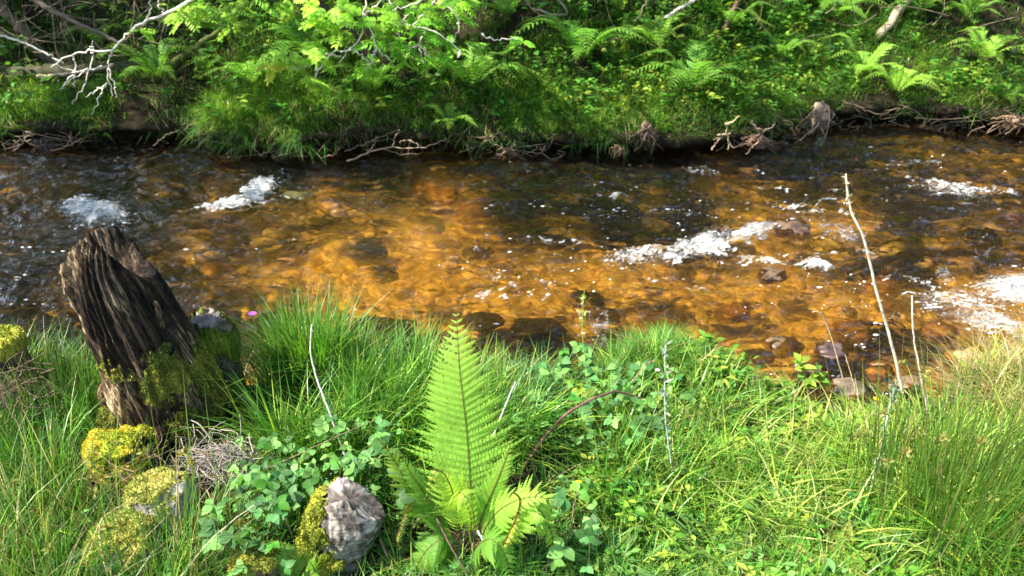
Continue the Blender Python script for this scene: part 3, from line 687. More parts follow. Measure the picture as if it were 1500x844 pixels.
def near_grass():
    mb = MB()
    def put(n, x0, x1, y0, y1, h, w_, lean, cols, tuft=.0, az=None, sag=.35, segs=4, k=1., dens=None, flat=0.):
        if tuft:
            nt_ = max(1, n // 26); tx, ty = rng.uniform(x0, x1, nt_), rng.uniform(y0, y1, nt_); i = rng.integers(nt_, size=n)
            x = tx[i] + rng.normal(0, tuft, n); y = ty[i] + rng.normal(0, tuft, n); a = np.arctan2(y - ty[i], x - tx[i]) + rng.normal(0, .5, n)
        else: x, y = rng.uniform(x0, x1, n), rng.uniform(y0, y1, n); a = rng.uniform(0, 2 * pi, n)
        if az is not None: a = az + rng.normal(0, .7, n)
        ok = clear(x, y, k) & (y < near_edge(x) + .1)
        if dens is not None: ok &= rng.random(n) < dens(x, y)
        x, y, a = x[ok], y[ok], a[ok]; m = len(x); C, ch = mixcol(m, cols)
        hh = h * rng.uniform(.45, 1.25, m); P = np.stack([x, y, z_near(x, y) - .01], -1)
        V, F, Cc = blades(P, hh, w_ * rng.uniform(.6, 1.3, m), a, lean * rng.uniform(.2, 1.6, m), C, segs, sag, tipcol=None, flat=flat)
        mb.add(V, F, Cc)
    L = {'fresh': 4, 'lush': 5, 'yellow': 1, 'straw': .5, 'deep': 2}
    # sod everywhere
    put(38000, -2.4, 2.6, .9, 2.5, .085, .0046, .8, {'fresh': 4, 'lush': 3, 'yellow': 1.6, 'straw': 1.0, 'deep': 1.5}, .02, segs=3)
    # lush long grass left of and behind the stump, and between stump and fern
    put(7500, -2.3, -1.12, 1.50, 2.25, .24, .0042, .45, {'fresh': 4, 'lush': 5, 'yellow': .6, 'straw': .5, 'deep': 2}, .05)
    put(5200, -.72, -.26, 1.72, 2.20, .27, .0055, .55, {'fresh': 6, 'lush': 3, 'yellow': 1.2}, .045)
    put(800, -.70, -.60, 2.0, 2.15, .34, .006, .35, {'fresh': 6, 'lush': 3, 'yellow': 1.2}, .03)
    put(2600, -.24, .10, 1.72, 2.1, .20, .005, .7, {'fresh': 5, 'lush': 3, 'yellow': 2}, .04)
    put(1300, -.62, -.36, 1.5, 1.75, .20, .005, .9, {'fresh': 4, 'lush': 6, 'deep': 2}, .05)
    # blue-green sedge at the edge
    put(170, .06, .20, 1.90, 2.05, .20, .007, 1.1, {'blue': 1}, .03, az=pi * .95)
    # round mound by the water
    put(9000, .18, .72, 1.96, 2.34, .11, .0034, .7, {'fresh': 7, 'lush': 3, 'yellow': 1, 'straw': .35}, .03)
    # yellow-green flattened grass in the sun, centre right
    put(4200, .38, 1.25, 1.62, 1.98, .17, .0062, 1.0, {'yellow': 5, 'pale': 3.5, 'fresh': 4, 'straw': 1.2}, .05, sag=.5)
    put(5200, .2, 1.5, 1.15, 1.7, .15, .005, 1.1, {'fresh': 6, 'yellow': 3, 'lush': 3, 'straw': 1}, .05, sag=.5)
    put(3400, .9, 2.3, 1.5, 2.05, .13, .006, .7, {'fresh': 5, 'yellow': 4, 'pale': 1.5, 'lush': 1}, .05)
    put(1700, .55, 1.3, 1.4, 1.78, .20, .0075, .75, {'fresh': 4, 'pale': 3, 'yellow': 3}, .05)
    put(1500, .2, .6, 1.5, 1.95, .20, .006, .6, {'fresh': 5, 'lush': 2, 'yellow': 2}, .05)
    put(1200, 1.1, 1.7, 1.2, 1.7, .24, .006, .7, {'fresh': 5, 'yellow': 3}, .05)
    # pale tussock at the right edge
    put(3200, 1.55, 2.4, 1.95, 2.36, .20, .004, .8, {'straw': 8, 'yellow': 3, 'pale': 2}, .05)
    put(1000, 1.55, 1.95, 1.8, 2.1, .14, .006, 1.3, {'straw': 5, 'pale': 1}, .04)
    # lower left: long thin blades near the camera
    put(3200, -1.7, -.75, 1.02, 1.55, .27, .0032, .5, {'fresh': 4, 'lush': 4, 'yellow': 1.5, 'straw': 1.6, 'olive': 2}, .06)
    put(2400, -.8, .35, 1.05, 1.4, .12, .0042, .8, {'fresh': 4, 'lush': 4, 'yellow': 1, 'deep': 2}, .05)
    put(3000, .2, 1.6, 1.02, 1.35, .14, .004, .9, {'fresh': 5, 'lush': 3, 'yellow': 2, 'straw': .6}, .05)
    put(3000, -2.6, -1.4, 1.2, 1.7, .20, .004, .9, {'lush': 4, 'blue': 2, 'fresh': 2, 'straw': .6}, .06, sag=.6)
    # dead litter lying about
    put(5200, -2.2, 2.3, 1.05, 2.2, .13, .0030, 1.8, {'straw': 2, 'olive': 1}, 0, sag=.55, k=.4, flat=.35)
    # hanging fringe over the near edge
    tag(mb.build('grass', GRASS, smooth=True), 'long green grass of the near bank, yellow in places', kind='stuff')
near_grass()

def sun_ground(x, y, z): return proj(np.stack([x, y, z], -1))
E = lambda px, py, cx, cy, a, b: np.exp(-((px - cx) / a) ** 2 - ((py - cy) / b) ** 2)
def far_grass():
    mb = MB()
    def put(n, d0, d1, h, w_, lean, cols, az=-pi / 2, spread=1.2, dens=None, segs=3, sag=.5, tuft=.06, xr=(-5.6, 5.6), power=1.):
        nt_ = max(1, n // 22); tx = rng.uniform(*xr, nt_); td = d0 + (d1 - d0) * rng.random(nt_) ** power; i = rng.integers(nt_, size=n)
        x = tx[i] + rng.normal(0, tuft, n); d = np.maximum(td[i] + rng.normal(0, tuft, n), d0); y = far_edge(x) + d
        z = z_far(x, y); P = np.stack([x, y, z - .01], -1); px, py = proj(P)
        ok = (px > -60) & (px < 1560) & (py > -90)
        if dens is not None: ok &= rng.random(n) < dens(px, py, x, y)
        P = P[ok]; m = len(P); C, ch = mixcol(m, cols); hh = h * rng.uniform(.5, 1.3, m)
        V, F, Cc = blades(P, hh, w_ * rng.uniform(.6, 1.3, m), az + rng.normal(0, spread, m), lean * rng.uniform(.3, 1.6, m), C, segs, sag)
        mb.add(V, F, Cc)
    grass_amt = lambda px, py, x, y: .25 + .75 * sstep(-.35, .15, fbm(x * 1.2, y * 1.2, s=81) + .5 * (py > 110))
    put(60000, .0, 1.1, .12, .0065, .9, {'fresh': 5, 'lush': 4, 'deep': 2, 'yellow': 2, 'straw': .35}, dens=grass_amt)
    put(46000, .9, 3.6, .17, .008, .8, {'fresh': 4, 'lush': 5, 'deep': 3, 'yellow': 1.4, 'straw': .3}, dens=grass_amt)
    for cx, sx, nn in ((-1.85, .42, 6000), (.55, .55, 7000), (-3.7, .7, 4000), (1.9, .5, 3500), (4.2, .8, 3000)):
        put(nn, .0, .55, .085, .0055, 1.0, {'fresh': 6, 'yellow': 4, 'lush': 2, 'pale': .8}, spread=1.2, tuft=.05, xr=(cx - sx, cx + sx))  # sunlight on the lip mounds put into yellower blade colours
    # fringe drooping over the lip: green and dead straw
    fd = lambda px, py, x, y: np.clip(.28 + .8 * E(px, 0, 380, 0, 110, 1) + .8 * E(px, 0, 810, 0, 75, 1) + .5 * E(px, 0, 100, 0, 110, 1) + .4 * E(px, 0, 980, 0, 40, 1), 0, 1) * sstep(-.5, .2, fbm(x * 3.5, 1.1, s=84))
    put(16000, -.035, .10, .085, .0055, 1.5, {'lush': 5, 'deep': 4, 'fresh': 3, 'straw': .9}, spread=1.1, sag=.8, tuft=.04, segs=4, dens=fd)
    put(3800, .0, .3, .12, .0045, 1.5, {'straw': 3, 'lush': 1}, spread=.7, sag=.8, tuft=.05, segs=4, dens=lambda px, py, x, y: sstep(.0, .35, fbm(x * 2.2, y * 2.2, s=83)))
    tag(mb.build('grass', GRASS), 'shaded dense grass covering the far bank and drooping over its lip', kind='stuff')
far_grass()
def leafy(nm, label, n, sampler, L, W, cols, hgt, mat=LEAF, per=7, spread=.05):
    """low herbs: short stems each with a few leaves; one uncountable mass"""
    P = sampler(n); n = len(P); i = np.repeat(np.arange(n), per); m = len(i)
    C, _ = mixcol(n, cols); C = C[i] * np.exp(rng.normal(0, .12, (m, 1))); hh = rng.uniform(.25, 1., m) * hgt
    lean = rng.normal(0, spread, (n, 2))[i]
    pos = P[i] + np.stack([lean[:, 0] * hh / hgt, lean[:, 1] * hh / hgt, hh], -1) + rng.normal(0, .006, (m, 3))
    a = rng.uniform(0, 2 * pi, m); d = np.stack([np.cos(a), np.sin(a), rng.uniform(-.1, .6, m)], -1)
    mb = MB(); V, F, Cc = leaves(pos, d, np.tile(A(0, 0, 1), (m, 1)) + rng.normal(0, .3, (m, 3)), L * rng.uniform(.5, 1.2, m), W * rng.uniform(.6, 1.2, m), C); mb.add(V, F, Cc)
    base = P; V, F, Cc = blades(base, np.full(n, hgt), np.full(n, .0035), np.arctan2(lean[::per, 1], lean[::per, 0]), np.hypot(lean[::per, 0], lean[::per, 1]) / hgt, C[::per] * .8, 2); mb.add(V, F, Cc)
    return tag(mb.build(nm, mat), label, kind='stuff')
def far_herb(x, fn):
    def s(n):
        px, py = rng.uniform(-30, 1530, n), None
        xx = rng.uniform(-5.6, 5.6, n); y = far_edge(xx) + rng.uniform(.05, 3.4, n); z = z_far(xx, y); P = np.stack([xx, y, z], -1); px, py = proj(P)
        return P[(rng.random(n) < fn(px, py, xx, y)) & (py > -80)]
    return s
E = lambda px, py, cx, cy, a, b: np.exp(-((px - cx) / a) ** 2 - ((py - cy) / b) ** 2)
leafy('ground_cover', 'sunlit light green leaves spilling down the middle of the far bank', 9000,
      far_herb(0, lambda px, py, x, y: np.clip(1.1 * E(px, py, 880, 130, 110, 45) + .9 * E(px, py, 1090, 120, 80, 50) + .7 * E(px, py, 980, 60, 80, 40) + .5 * E(px, py, 1420, 120, 80, 30) + .6 * E(px, py, 1180, 150, 70, 25), 0, 1)), .045, .026, {'yellow': 3, 'fresh': 5, 'lush': 1}, .11)
leafy('undergrowth', 'darker leafy undergrowth on the upper slope of the far bank', 8000,
      far_herb(0, lambda px, py, x, y: np.clip(.15 + .9 * sstep(110, 20, py) * sstep(-.2, .3, fbm(x * .9, y * .9, s=88)), 0, 1)), .07, .036, {'lush': 4, 'deep': 3, 'fresh': 4, 'yellow': 1}, .15, spread=.08)
leafy('undergrowth', 'dark thicket higher up the slope beyond the far bank', 9000,
      lambda n: (lambda xx, yy: np.stack([xx, yy, z_far(xx, yy)], -1))(*(lambda xx: (xx, far_edge(xx) + rng.uniform(3.2, 12, n)))(rng.uniform(-12, 12, n))), .16, .09, {'lush': 3, 'deep': 5, 'fresh': 1}, .6, spread=.2)

# ------------------------------------------------------------------ stumps
def wood_column(name, rows, yd, top, mat, parent, lean=(0, 0), na=220, nt_=150, ridge=.07, depthk=.8, hollow=.05, dark=None, seed=1, crack=.10, kn=.13):
    """rows: (photo y, left x, right x) outline from foot to head at distance yd; top(u): photo y of the rim where u=-1..1 across"""
    rows = sorted(rows); ry = [r[0] for r in rows]; base = aty((rows[-1][1] + rows[-1][2]) / 2, rows[-1][0], yd)
    a = np.arange(na) / na * 2 * pi; t = np.linspace(0, 1, nt_)
    Aa, T = np.meshgrid(a, t, indexing='ij'); U = np.cos(Aa)
    py = rows[-1][0] - (rows[-1][0] - top(U + .0) - 3 * fbm(U * 6, np.sin(Aa) * 6, s=seed + 40)) * T
    xl = np.interp(py, ry, [r[1] for r in rows]); xr = np.interp(py, ry, [r[2] for r in rows])
    dl = ray(xl, py); dr = ray(xr, py); XL = dl[..., 0] * yd / dl[..., 1]; XR = dr[..., 0] * yd / dr[..., 1]; Z = CAMZ + dl[..., 2] * yd / dl[..., 1]
    cx, hw = (XL + XR) / 2, (XR - XL) / 2
    g = np.sin(Aa)
    rid = 1 + kn * fbm(U * 1.7, g * 1.7, T * 1.6, 3, seed) - crack * sstep(.30, .5, fbm(U * 3.2, g * 3.2, T * 1.3, 3, seed + 11)) - ridge * np.abs(fbm(U * 5, g * 5, T * 1.1, 4, seed + 5)) * 1.5 + ridge * .35 * fbm(U * 15, g * 15, T * 2.6, 3, seed + 7) + .012 * fbm(U * 20, g * 20, T * 30, 3, seed + 8) + ridge * .25
    rid = rid * .93
    X = cx + hw * U * rid; Y = yd + hw * depthk * g * rid
    V = np.stack([X, Y, Z], -1)
    F = []
    i = np.arange(na)[:, None] * nt_; j = np.arange(nt_ - 1)[None]; i2 = (np.arange(na)[:, None] + 1) % na * nt_
    F.append(np.stack([i + j, i2 + j, i2 + j + 1, i + j + 1], -1).reshape(-1, 4))
    V = V.reshape(-1, 3); nv = len(V); rim = V.reshape(na, nt_, 3)[:, -1]; kk = na // 12; rs = np.stack([np.convolve(np.concatenate([rim[-kk:, i], rim[:, i], rim[:kk, i]]), np.ones(2 * kk + 1) / (2 * kk + 1), 'valid') for i in range(3)], -1); cen = rim.mean(0) - A(0, 0, hollow); prev = np.arange(na) * nt_ + nt_ - 1
    extra = []
    for q, k in enumerate((.93, .8, .6, .4, .2, .08)):
        wk = max(k - .86, 0) / .14; mixr = rim * wk + rs * (1 - wk); r = cen + (mixr - cen) * k; r[:, 2] = cen[2] + (mixr[:, 2] - cen[2]) * k ** 1.3 + .010 * fbm(r[:, 0] * 40, r[:, 1] * 40, 0, s=seed + 2); extra.append(r)
        ids = nv + q * na + np.arange(na); F.append(np.stack([prev, np.roll(prev, -1), np.roll(ids, -1), ids], -1)); prev = ids
    V = np.concatenate([V] + extra); F.append(prev.reshape(1, -1)) if False else None
    cidx = len(V); V = np.concatenate([V, cen[None]]); Ft = np.stack([prev, np.roll(prev, -1), np.full(na, cidx)], -1)
    V = V - base; V = np.stack([V[:, 0] * cos(lean[0]) - V[:, 2] * sin(lean[0]), V[:, 1], V[:, 0] * sin(lean[0]) + V[:, 2] * cos(lean[0])], -1)
    return V, F + [Ft], base
def place(o, base, lean): o.location = base; o.rotation_euler.y = lean
def tris(F): return np.concatenate([f if f.shape[1] == 3 else np.concatenate([f[:, :3], f[:, [0, 2, 3]]]) for f in F])

rows = [(668, 168, 352), (640, 168, 348), (600, 162, 338), (560, 152, 318), (520, 143, 298), (480, 131, 277), (450, 121, 256), (420, 111, 240), (400, 105, 225), (380, 104, 211), (360, 108, 199), (340, 115, 187)]
topu = lambda u: np.interp(u, [-1, -.85, -.6, -.35, -.12, .0, .1, .3, .4, .7, 1], [372, 348, 342, 343, 345, 366, 342, 348, 356, 376, 402])
ln = R(-19)
V, F, sb = wood_column('stump', rows, 1.88, topu, STUMP, None, (ln,), na=300, nt_=220, ridge=.10, crack=.07, hollow=.10, seed=3)
root = thing('tree_stump', 'tall rotten dark tree stump leaning left with jagged split top on the near bank', 'tree stump', sb)
root.rotation_euler.y = ln
dk = sstep(.0, .10, V[:, 0] + .04 * fbm(V[:, 0] * 8, V[:, 1] * 8, V[:, 2] * 3, s=6) - .02)  # shaded right side of the stump painted into the wood colour
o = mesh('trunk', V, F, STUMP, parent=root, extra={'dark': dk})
for q, (pts, r) in enumerate([([(92, 388), (98, 410), (110, 440), (124, 470)], .014), ([(228, 440), (240, 500), (262, 560)], .013), ([(150, 560), (160, 610), (168, 655)], .02)]):
    P = smoothline([aty(a, b, 1.84 - .02 * (q > 1)) - sb for a, b in pts], 22, .002)
    P = np.stack([P[:, 0] * cos(ln) - P[:, 2] * sin(ln), P[:, 1], P[:, 0] * sin(ln) + P[:, 2] * cos(ln)], -1)
    mb = MB(); tube(mb, P, r * np.sin(np.linspace(.35, 2.7, 22)) * (1 + rng.normal(0, .08, 22)), (.03, .02, .015), 9, .12)
    mb.build('splinter', STUMP, root)
mk = lambda P, N: (sstep(.06, .16, P[:, 0]) * sstep(.46, .30, P[:, 2]) * sstep(.02, .10, P[:, 2]) - .66 + .85 * fbm(P[:, 0] * 13, P[:, 1] * 13, P[:, 2] * 13, 5, 51, .62)) * (N[:, 1] < .4) + (-2.) * (P[:, 2] > .44)
moss_part(V, tris(F), mk, root, (.32, .32, .05), (.12, .15, .03), .005, 16000, 5, fl=.008)

rows = [(625, 290, 365), (580, 290, 362), (540, 288, 358), (510, 284, 350), (490, 276, 344), (476, 271, 338), (462, 270, 336)]
V, F, b = wood_column('cut', rows, 1.99, lambda u: np.interp(u, [-1, -.6, 0, .6, 1], [472, 464, 463, 470, 482]), STUMP, None, (0,), na=140, nt_=80, ridge=.10, hollow=-.004, seed=8)
root = thing('tree_stump', 'short sawn stump with a pale flat top and mossy side, behind the tall rotten stump', 'tree stump', b)
C = rock_col(V, (.045, .032, .022), (.13, .10, .07), 3, 22); tp = V[:, 2] > V[:, 2].max() - .03; C[tp] = A(.24, .20, .18) * (.7 + .4 * rng.random((tp.sum(), 1)))
mesh('trunk', V, F, BARK, C, root)
moss_part(V, tris(F), lambda P, N: np.where((N[:, 2] < .5), .12 + .5 * fbm(P[:, 0] * 9, P[:, 1] * 9, P[:, 2] * 8, 4, 52), -1), root, (.15, .20, .025), (.06, .10, .015), .012, 9000, 6)
rows = [(580, -45, 52), (540, -40, 46), (515, -34, 38), (498, -28, 31), (488, -24, 28)]
V, F, b = wood_column('cut', rows, 1.98, lambda u: np.interp(u, [-1, 0, 1], [492, 489, 494]), STUMP, None, (0,), na=100, nt_=50, ridge=.10, hollow=-.004, seed=18)
root = thing('tree_stump', 'low stump capped with yellow moss cut by the left edge of the photo', 'tree stump', b)
mesh('trunk', V, F, BARK, rock_col(V, (.05, .035, .025), (.14, .10, .07), 3, 22), root)
moss_part(V, tris(F), lambda P, N: sstep(.14, .22, P[:, 2] + .05 * N[:, 2]) - .5 + .3 * fbm(P[:, 0] * 9, P[:, 1] * 9, P[:, 2] * 8, 4, 53), root, (.42, .42, .06), (.22, .26, .03), .010, 4000, 7)
rows = [(860, 445, 528), (820, 442, 536), (795, 446, 548), (775, 450, 560), (760, 455, 566), (742, 458, 560), (718, 462, 540)]
V, F, b = wood_column('cut', rows, 1.40, lambda u: np.interp(u, [-1, -.4, .1, .6, 1], [742, 722, 718, 735, 757]), STUMP, None, (0,), na=200, nt_=110, crack=.0, kn=.10, ridge=.02, hollow=-.012, seed=28)
root = thing('sawn_branch_stub', 'grey weathered wood stub with thick bright moss on its left side, beside the tall fern', 'wood stub', b)
C = rock_col(V, (.10, .085, .075), (.34, .30, .27), 3, 45); C *= (.75 + .5 * (vn(V[:, 0] * 60, V[:, 1] * 60, V[:, 2] * 250)[:, None] > 0))
mesh('trunk', V, F, BARK, C, root)
moss_part(V, tris(F), lambda P, N: sstep(.055, -.01, P[:, 0] + .03 * fbm(P[:, 0] * 30, P[:, 1] * 30, P[:, 2] * 30, s=4)) - .28 + .15 * fbm(P[:, 0] * 18, P[:, 1] * 18, P[:, 2] * 18, 4, 54), root, (.38, .40, .05), (.17, .21, .025), .016, 16000, 8, fl=.008)

# mossy rocks: photo x, y, distance, half-width px, height ratio, moss colours, mask bias, label
for i, (px, py, yd, hw, hr, c1, c2, bias, rc, lab) in enumerate([
        (182, 668, 1.66, 47, .85, (.56, .46, .04), (.36, .42, .04), .16, (.04, .03, .02), 'rounded hump thickly covered in yellow-orange moss at the foot of the tall stump'),
        (170, 612, 1.80, 20, 1., (.20, .22, .04), (.10, .13, .03), .25, (.04, .03, .02), 'small dull mossy lump against the left foot of the tall stump'),
        (240, 740, 1.47, 50, .9, (.58, .54, .16), (.34, .38, .08), -.12, (.42, .38, .34), 'pale rock with yellow moss on its crown behind the lower-left grass'),
        (192, 800, 1.36, 50, .8, (.52, .50, .12), (.30, .36, .07), .0, (.34, .32, .29), 'pale mossy rock half sunk in grass below the other pale rock'),
        (385, 830, 1.29, 36, .8, (.40, .36, .06), (.22, .25, .04), .1, (.16, .12, .09), 'low mossy stone beside the little fern tip at the bottom')]):
    b = aty(px, py, yd); s = hw * TH / 750 * (b[1] * cos(PITCH) + (CAMZ - b[2]) * sin(PITCH)); V, F = rock_shape(6 if hw > 40 else 5, (s, s * .9, s * hr), 90 + i, .18, .12, .2, .02)
    root = thing('mossy_rock', lab, 'rock', b)
    mesh('rock', V, F, ROCK, rock_col(V, tuple(q * .5 for q in rc), rc, i, 30), root)
    moss_part(V, F, lambda P, N: N[:, 2] * .55 - N[:, 0] * .30 + bias + .35 * fbm(P[:, 0] * 14, P[:, 1] * 14, P[:, 2] * 14, 4, 55 + i), root, c1, c2, .010, 9000 if hw > 40 else 3000, 9 + i, fl=.007)

# tangle of dead heather twigs under the stump
def twigs(nm, lab, n, cx, cy, yd, rx, ry, L, r, col):
    mb = MB()
    for _ in range(n):
        q = rng.normal(0, .42, 2); p = aty(cx + q[0] * rx, cy + q[1] * ry, yd + rng.normal(0, .04)); d = unit(rng.normal(0, 1, 3) * A(1, .6, .45)); l = L * rng.uniform(.3, 1.2)
        P = smoothline([p - d * l / 2, p + rng.normal(0, l * .14, 3), p + d * l / 2 - A(0, 0, l * .1)], 7)
        tube(mb, P, np.linspace(1, .4, 7) * r * rng.uniform(.6, 1.5), A(*col) * rng.uniform(.5, 1.4), 4)
    return tag(mb.build(nm, TWIG), lab, kind='stuff')
twigs('dead_twigs', 'grey tangle of dead wiry twigs heaped at the foot of the tall stump', 620, 325, 685, 1.70, 75, 42, .10, .0014, (.34, .30, .27))
twigs('dead_twigs', 'brown dead twigs and stems lying around the mossy hump', 160, 200, 720, 1.60, 100, 60, .14, .0014, (.30, .20, .12))
twigs('dead_twigs', 'reddish brown dead stems at the left edge near the capped stump', 160, 20, 580, 1.88, 60, 50, .16, .0016, (.13, .08, .06))

# ------------------------------------------------------------------ brambles
SERR = (.04, .30, .45, .50, .47, .37, .21, .02)
def trifoliate(mb, p, d, n, L, c):
    p = np.atleast_2d(p); m = len(p); s = unit(np.cross(d, n)); d = unit(d); Lc = np.broadcast_to(L, (m,))
    for k, (fd, fs, sc) in enumerate(((1, 0, 1.), (.15, 1, .82), (.15, -1, .82))):
        dd = d * fd + s * fs + rng.normal(0, .12, (m, 3))
        V, F, C = leaves(p + dd * 0, dd, n + rng.normal(0, .18, (m, 3)), Lc * sc, Lc * sc * .74, c * np.exp(rng.normal(0, .2, (m, 1))), SERR, .22, .28)
        mb.add(V, F, C)
def bramble(lab, regions, cane, L, cols, base):
    root = thing('bramble', lab, 'bramble', base); mb = MB(); st = MB()
    for (n, x0, x1, y0, y1, yd0, yd1) in regions:
        px, py = rng.uniform(x0, x1, n), rng.uniform(y0, y1, n); 
        P = np.array([aty(a, b, yd1 + (yd0 - yd1) * (b - y0) / (y1 - y0)) for a, b in zip(px, py)])
        P[:, 2] = np.maximum(P[:, 2], z_near(P[:, 0], P[:, 1]) + rng.uniform(.04, .10, n))
        a = rng.uniform(0, 2 * pi, n); d = np.stack([np.cos(a), np.sin(a), rng.uniform(-.1, .4, n)], -1); nn = np.tile(A(0, -.5, 1.), (n, 1)) + rng.normal(0, .28, (n, 3))
        C, _ = mixcol(n, cols); trifoliate(mb, P, d, unit(nn), L * rng.uniform(.45, 1.25, n), C)
        for p, q in zip(P, d):
            e = p - q * A(1, 1, 0) * rng.uniform(.02, .05); e[2] = max(p[2] - rng.uniform(.03, .09), 0); tube(mb, smoothline([e, (e + p) / 2 + A(0, 0, .01), p], 5), .0011, (.14, .16, .05), 4)
    for pts, r0, r1, c in cane:
        P = smoothline([aty(*q) for q in pts], 30, .001); cn = MB(); tube(cn, P, np.linspace(r0, r1, 30), c, 7)
        for q in range(2, 29): # thorns
            dd = rdir(1)[0]; tube(cn, np.stack([P[q], P[q] + dd * (r0 + .004)]), [.0012, .0002], c, 3)
        cn.build('cane', TWIG, root, off=base)
    mb.build('leaves', LEAF, root, off=base)
BL = {'bl': 1}
def gcol2(n): return jitter((.16, .30, .12), n, .06, .2)
_g = gcol
def gcol(n, kind, r=rng):
    if kind == 'bl': return jitter((.19, .42, .10), n, .06, .22)
    if kind == 'bd': return jitter((.09, .24, .07), n, .06, .2)
    if kind == 'rose': return jitter((.35, .33, .14), n, .06, .2)
    return _g(n, kind, r)
bramble('low bramble with soft green three-part leaves between the tall stump and the fern',
        [(34, 350, 470, 630, 700, 1.50, 1.72), (34, 345, 470, 680, 745, 1.40, 1.55), (26, 470, 590, 610, 690, 1.52, 1.70), (16, 300, 420, 700, 800, 1.28, 1.42), (22, 470, 600, 650, 730, 1.45, 1.6), (14, 300, 430, 760, 844, 1.22, 1.33)],
        [([(300, 700, 1.52), (380, 690, 1.55), (470, 650, 1.6), (560, 610, 1.66)], .0018, .001, (.2, .14, .08))], .030, {'bl': 4, 'bd': 4, 'lush': 2}, aty(440, 720, 1.5))
bramble('bramble with a purple-brown cane arching to the right above the grass',
        [(70, 770, 1000, 530, 590, 1.90, 2.0), (56, 730, 870, 575, 660, 1.72, 1.9), (36, 840, 960, 570, 650, 1.7, 1.86), (10, 880, 960, 660, 730, 1.55, 1.66), (14, 960, 1100, 545, 640, 1.75, 1.95), (10, 815, 880, 505, 545, 2.0, 2.04)],
        [([(768, 682, 1.66), (800, 640, 1.70), (835, 603, 1.74), (875, 582, 1.78), (905, 574, 1.82), (950, 590, 1.84), (1000, 630, 1.84), (1030, 660, 1.84)], .0052, .0014, (.16, .075, .065)),
         ([(873, 584, 1.78), (880, 610, 1.77), (888, 632, 1.76)], .0018, .001, (.12, .08, .05)), ([(925, 560, 1.9), (945, 535, 1.93), (960, 528, 1.95)], .002, .001, (.25, .16, .1))], .031, {'bl': 5, 'bd': 4, 'yellow': .8, 'lush': 2}, aty(768, 682, 1.66))
bramble('bramble sprig with broad leaves low on the right of the fern', [(10, 795, 880, 700, 790, 1.36, 1.5), (5, 790, 870, 770, 840, 1.26, 1.34)], [([(830, 800, 1.38), (838, 760, 1.42), (845, 720, 1.46)], .002, .001, (.2, .14, .08))], .040, {'bl': 2, 'bd': 1, 'fresh': 1}, aty(830, 800, 1.38))

# broad-leaved rosettes
for px, py, yd, n, L, lab in [(1135, 790, 1.40, 9, .13, 'rosette of broad soft green leaves at the bottom right of centre'), (1040, 825, 1.32, 8, .12, 'broad-leaved rosette beside the thin grey thistle stem at the bottom'),
                              (1280, 815, 1.36, 9, .11, 'broad-leaved rosette at the foot of the silvery thistle stem'), (880, 850, 1.26, 6, .10, 'broad leaves below the right side of the fern'), (1215, 850, 1.26, 6, .09, 'yellowing broad leaf plant near the buttercup at the bottom')]:
    P = hit(px, py, z_near); root = thing('rosette_plant', lab, 'plant', P); L *= 1.35
    for j in range(n):
        a = j * 2.4 + rng.normal(0, .2); mb = MB(); C = jitter((.13, .30, .07) if 'yellow' not in lab else (.35, .40, .08), 1, .05, .1)
        V, F, Cc = leaves(A([0, 0, .045]), A([cos(a), sin(a), rng.uniform(.4, 1.3)]), A([[0, 0, 1.]]), [L * rng.uniform(.7, 1.15)], [L * .40], C, (.05, .2, .38, .5, .5, .42, .26, .02), .22, .45); mb.add(V, F, Cc)
        mb.build('leaf', LEAF, root)

# leafy herbs on the near edge
def near_herb(x0, x1, y0, y1):
    def s(n):
        x, y = rng.uniform(x0, x1, n), rng.uniform(y0, y1, n); ok = (y < near_edge(x) + .08) & clear(x, y); x, y = x[ok], y[ok]; return np.stack([x, y, z_near(x, y)], -1)
    return s
leafy('ground_cover', 'bright small-leaved herbs on the near edge beside the grassy mound', 900, near_herb(.60, 1.10, 1.75, 2.2), .034, .016, {'fresh': 5, 'yellow': 2, 'lush': 1}, .075, per=9, spread=.04)
leafy('ground_cover', 'small-leaved herbs mixed through the sunlit grass right of the fern', 900, near_herb(.2, 1.6, 1.1, 1.75), .028, .014, {'fresh': 5, 'yellow': 3, 'bl': 2}, .08, per=7, spread=.04)
leafy('ground_cover', 'small rounded leaves hidden in the grass left of the fern', 260, near_herb(-1.2, .1, 1.1, 1.55), .026, .018, {'fresh': 3, 'bl': 4, 'bd': 2}, .06, per=6, spread=.04)
def sprig(lab, pts, n, L, cols):
    P = smoothline([aty(*q) for q in pts], 16); root = thing('leafy_sprig', lab, 'plant', P[0]); mb = MB(); tube(mb, P, np.linspace(.002, .001, 16), (.15, .22, .05), 5); mb.build('stem', TWIG, root, off=P[0])
    mb = MB(); i = rng.integers(5, 16, n); C, _ = mixcol(n, cols); a = rng.uniform(0, 2 * pi, n); V, F, Cc = leaves(P[i], np.stack([np.cos(a), np.sin(a), rng.uniform(.1, .8, n)], -1), np.tile(A(0, -.3, 1), (n, 1)), L * rng.uniform(.6, 1.2, n), L * .55, C); mb.add(V, F, Cc); mb.build('leaves', LEAF, root, off=P[0])
sprig('bright leafy sprig rising over the water edge stones', [(1185, 590, 2.0), (1180, 555, 2.02), (1172, 530, 2.04)], 16, .042, {'fresh': 3, 'yellow': 2})
sprig('second leafy sprig just right of the first over the stones', [(1205, 590, 2.0), (1200, 555, 2.02), (1196, 530, 2.04)], 12, .036, {'fresh': 3, 'yellow': 2})
sprig('small leafy sprig on the right shoulder of the grassy mound', [(1040, 530, 2.1), (1036, 505, 2.12), (1030, 488, 2.14)], 9, .03, {'fresh': 3, 'yellow': 2})

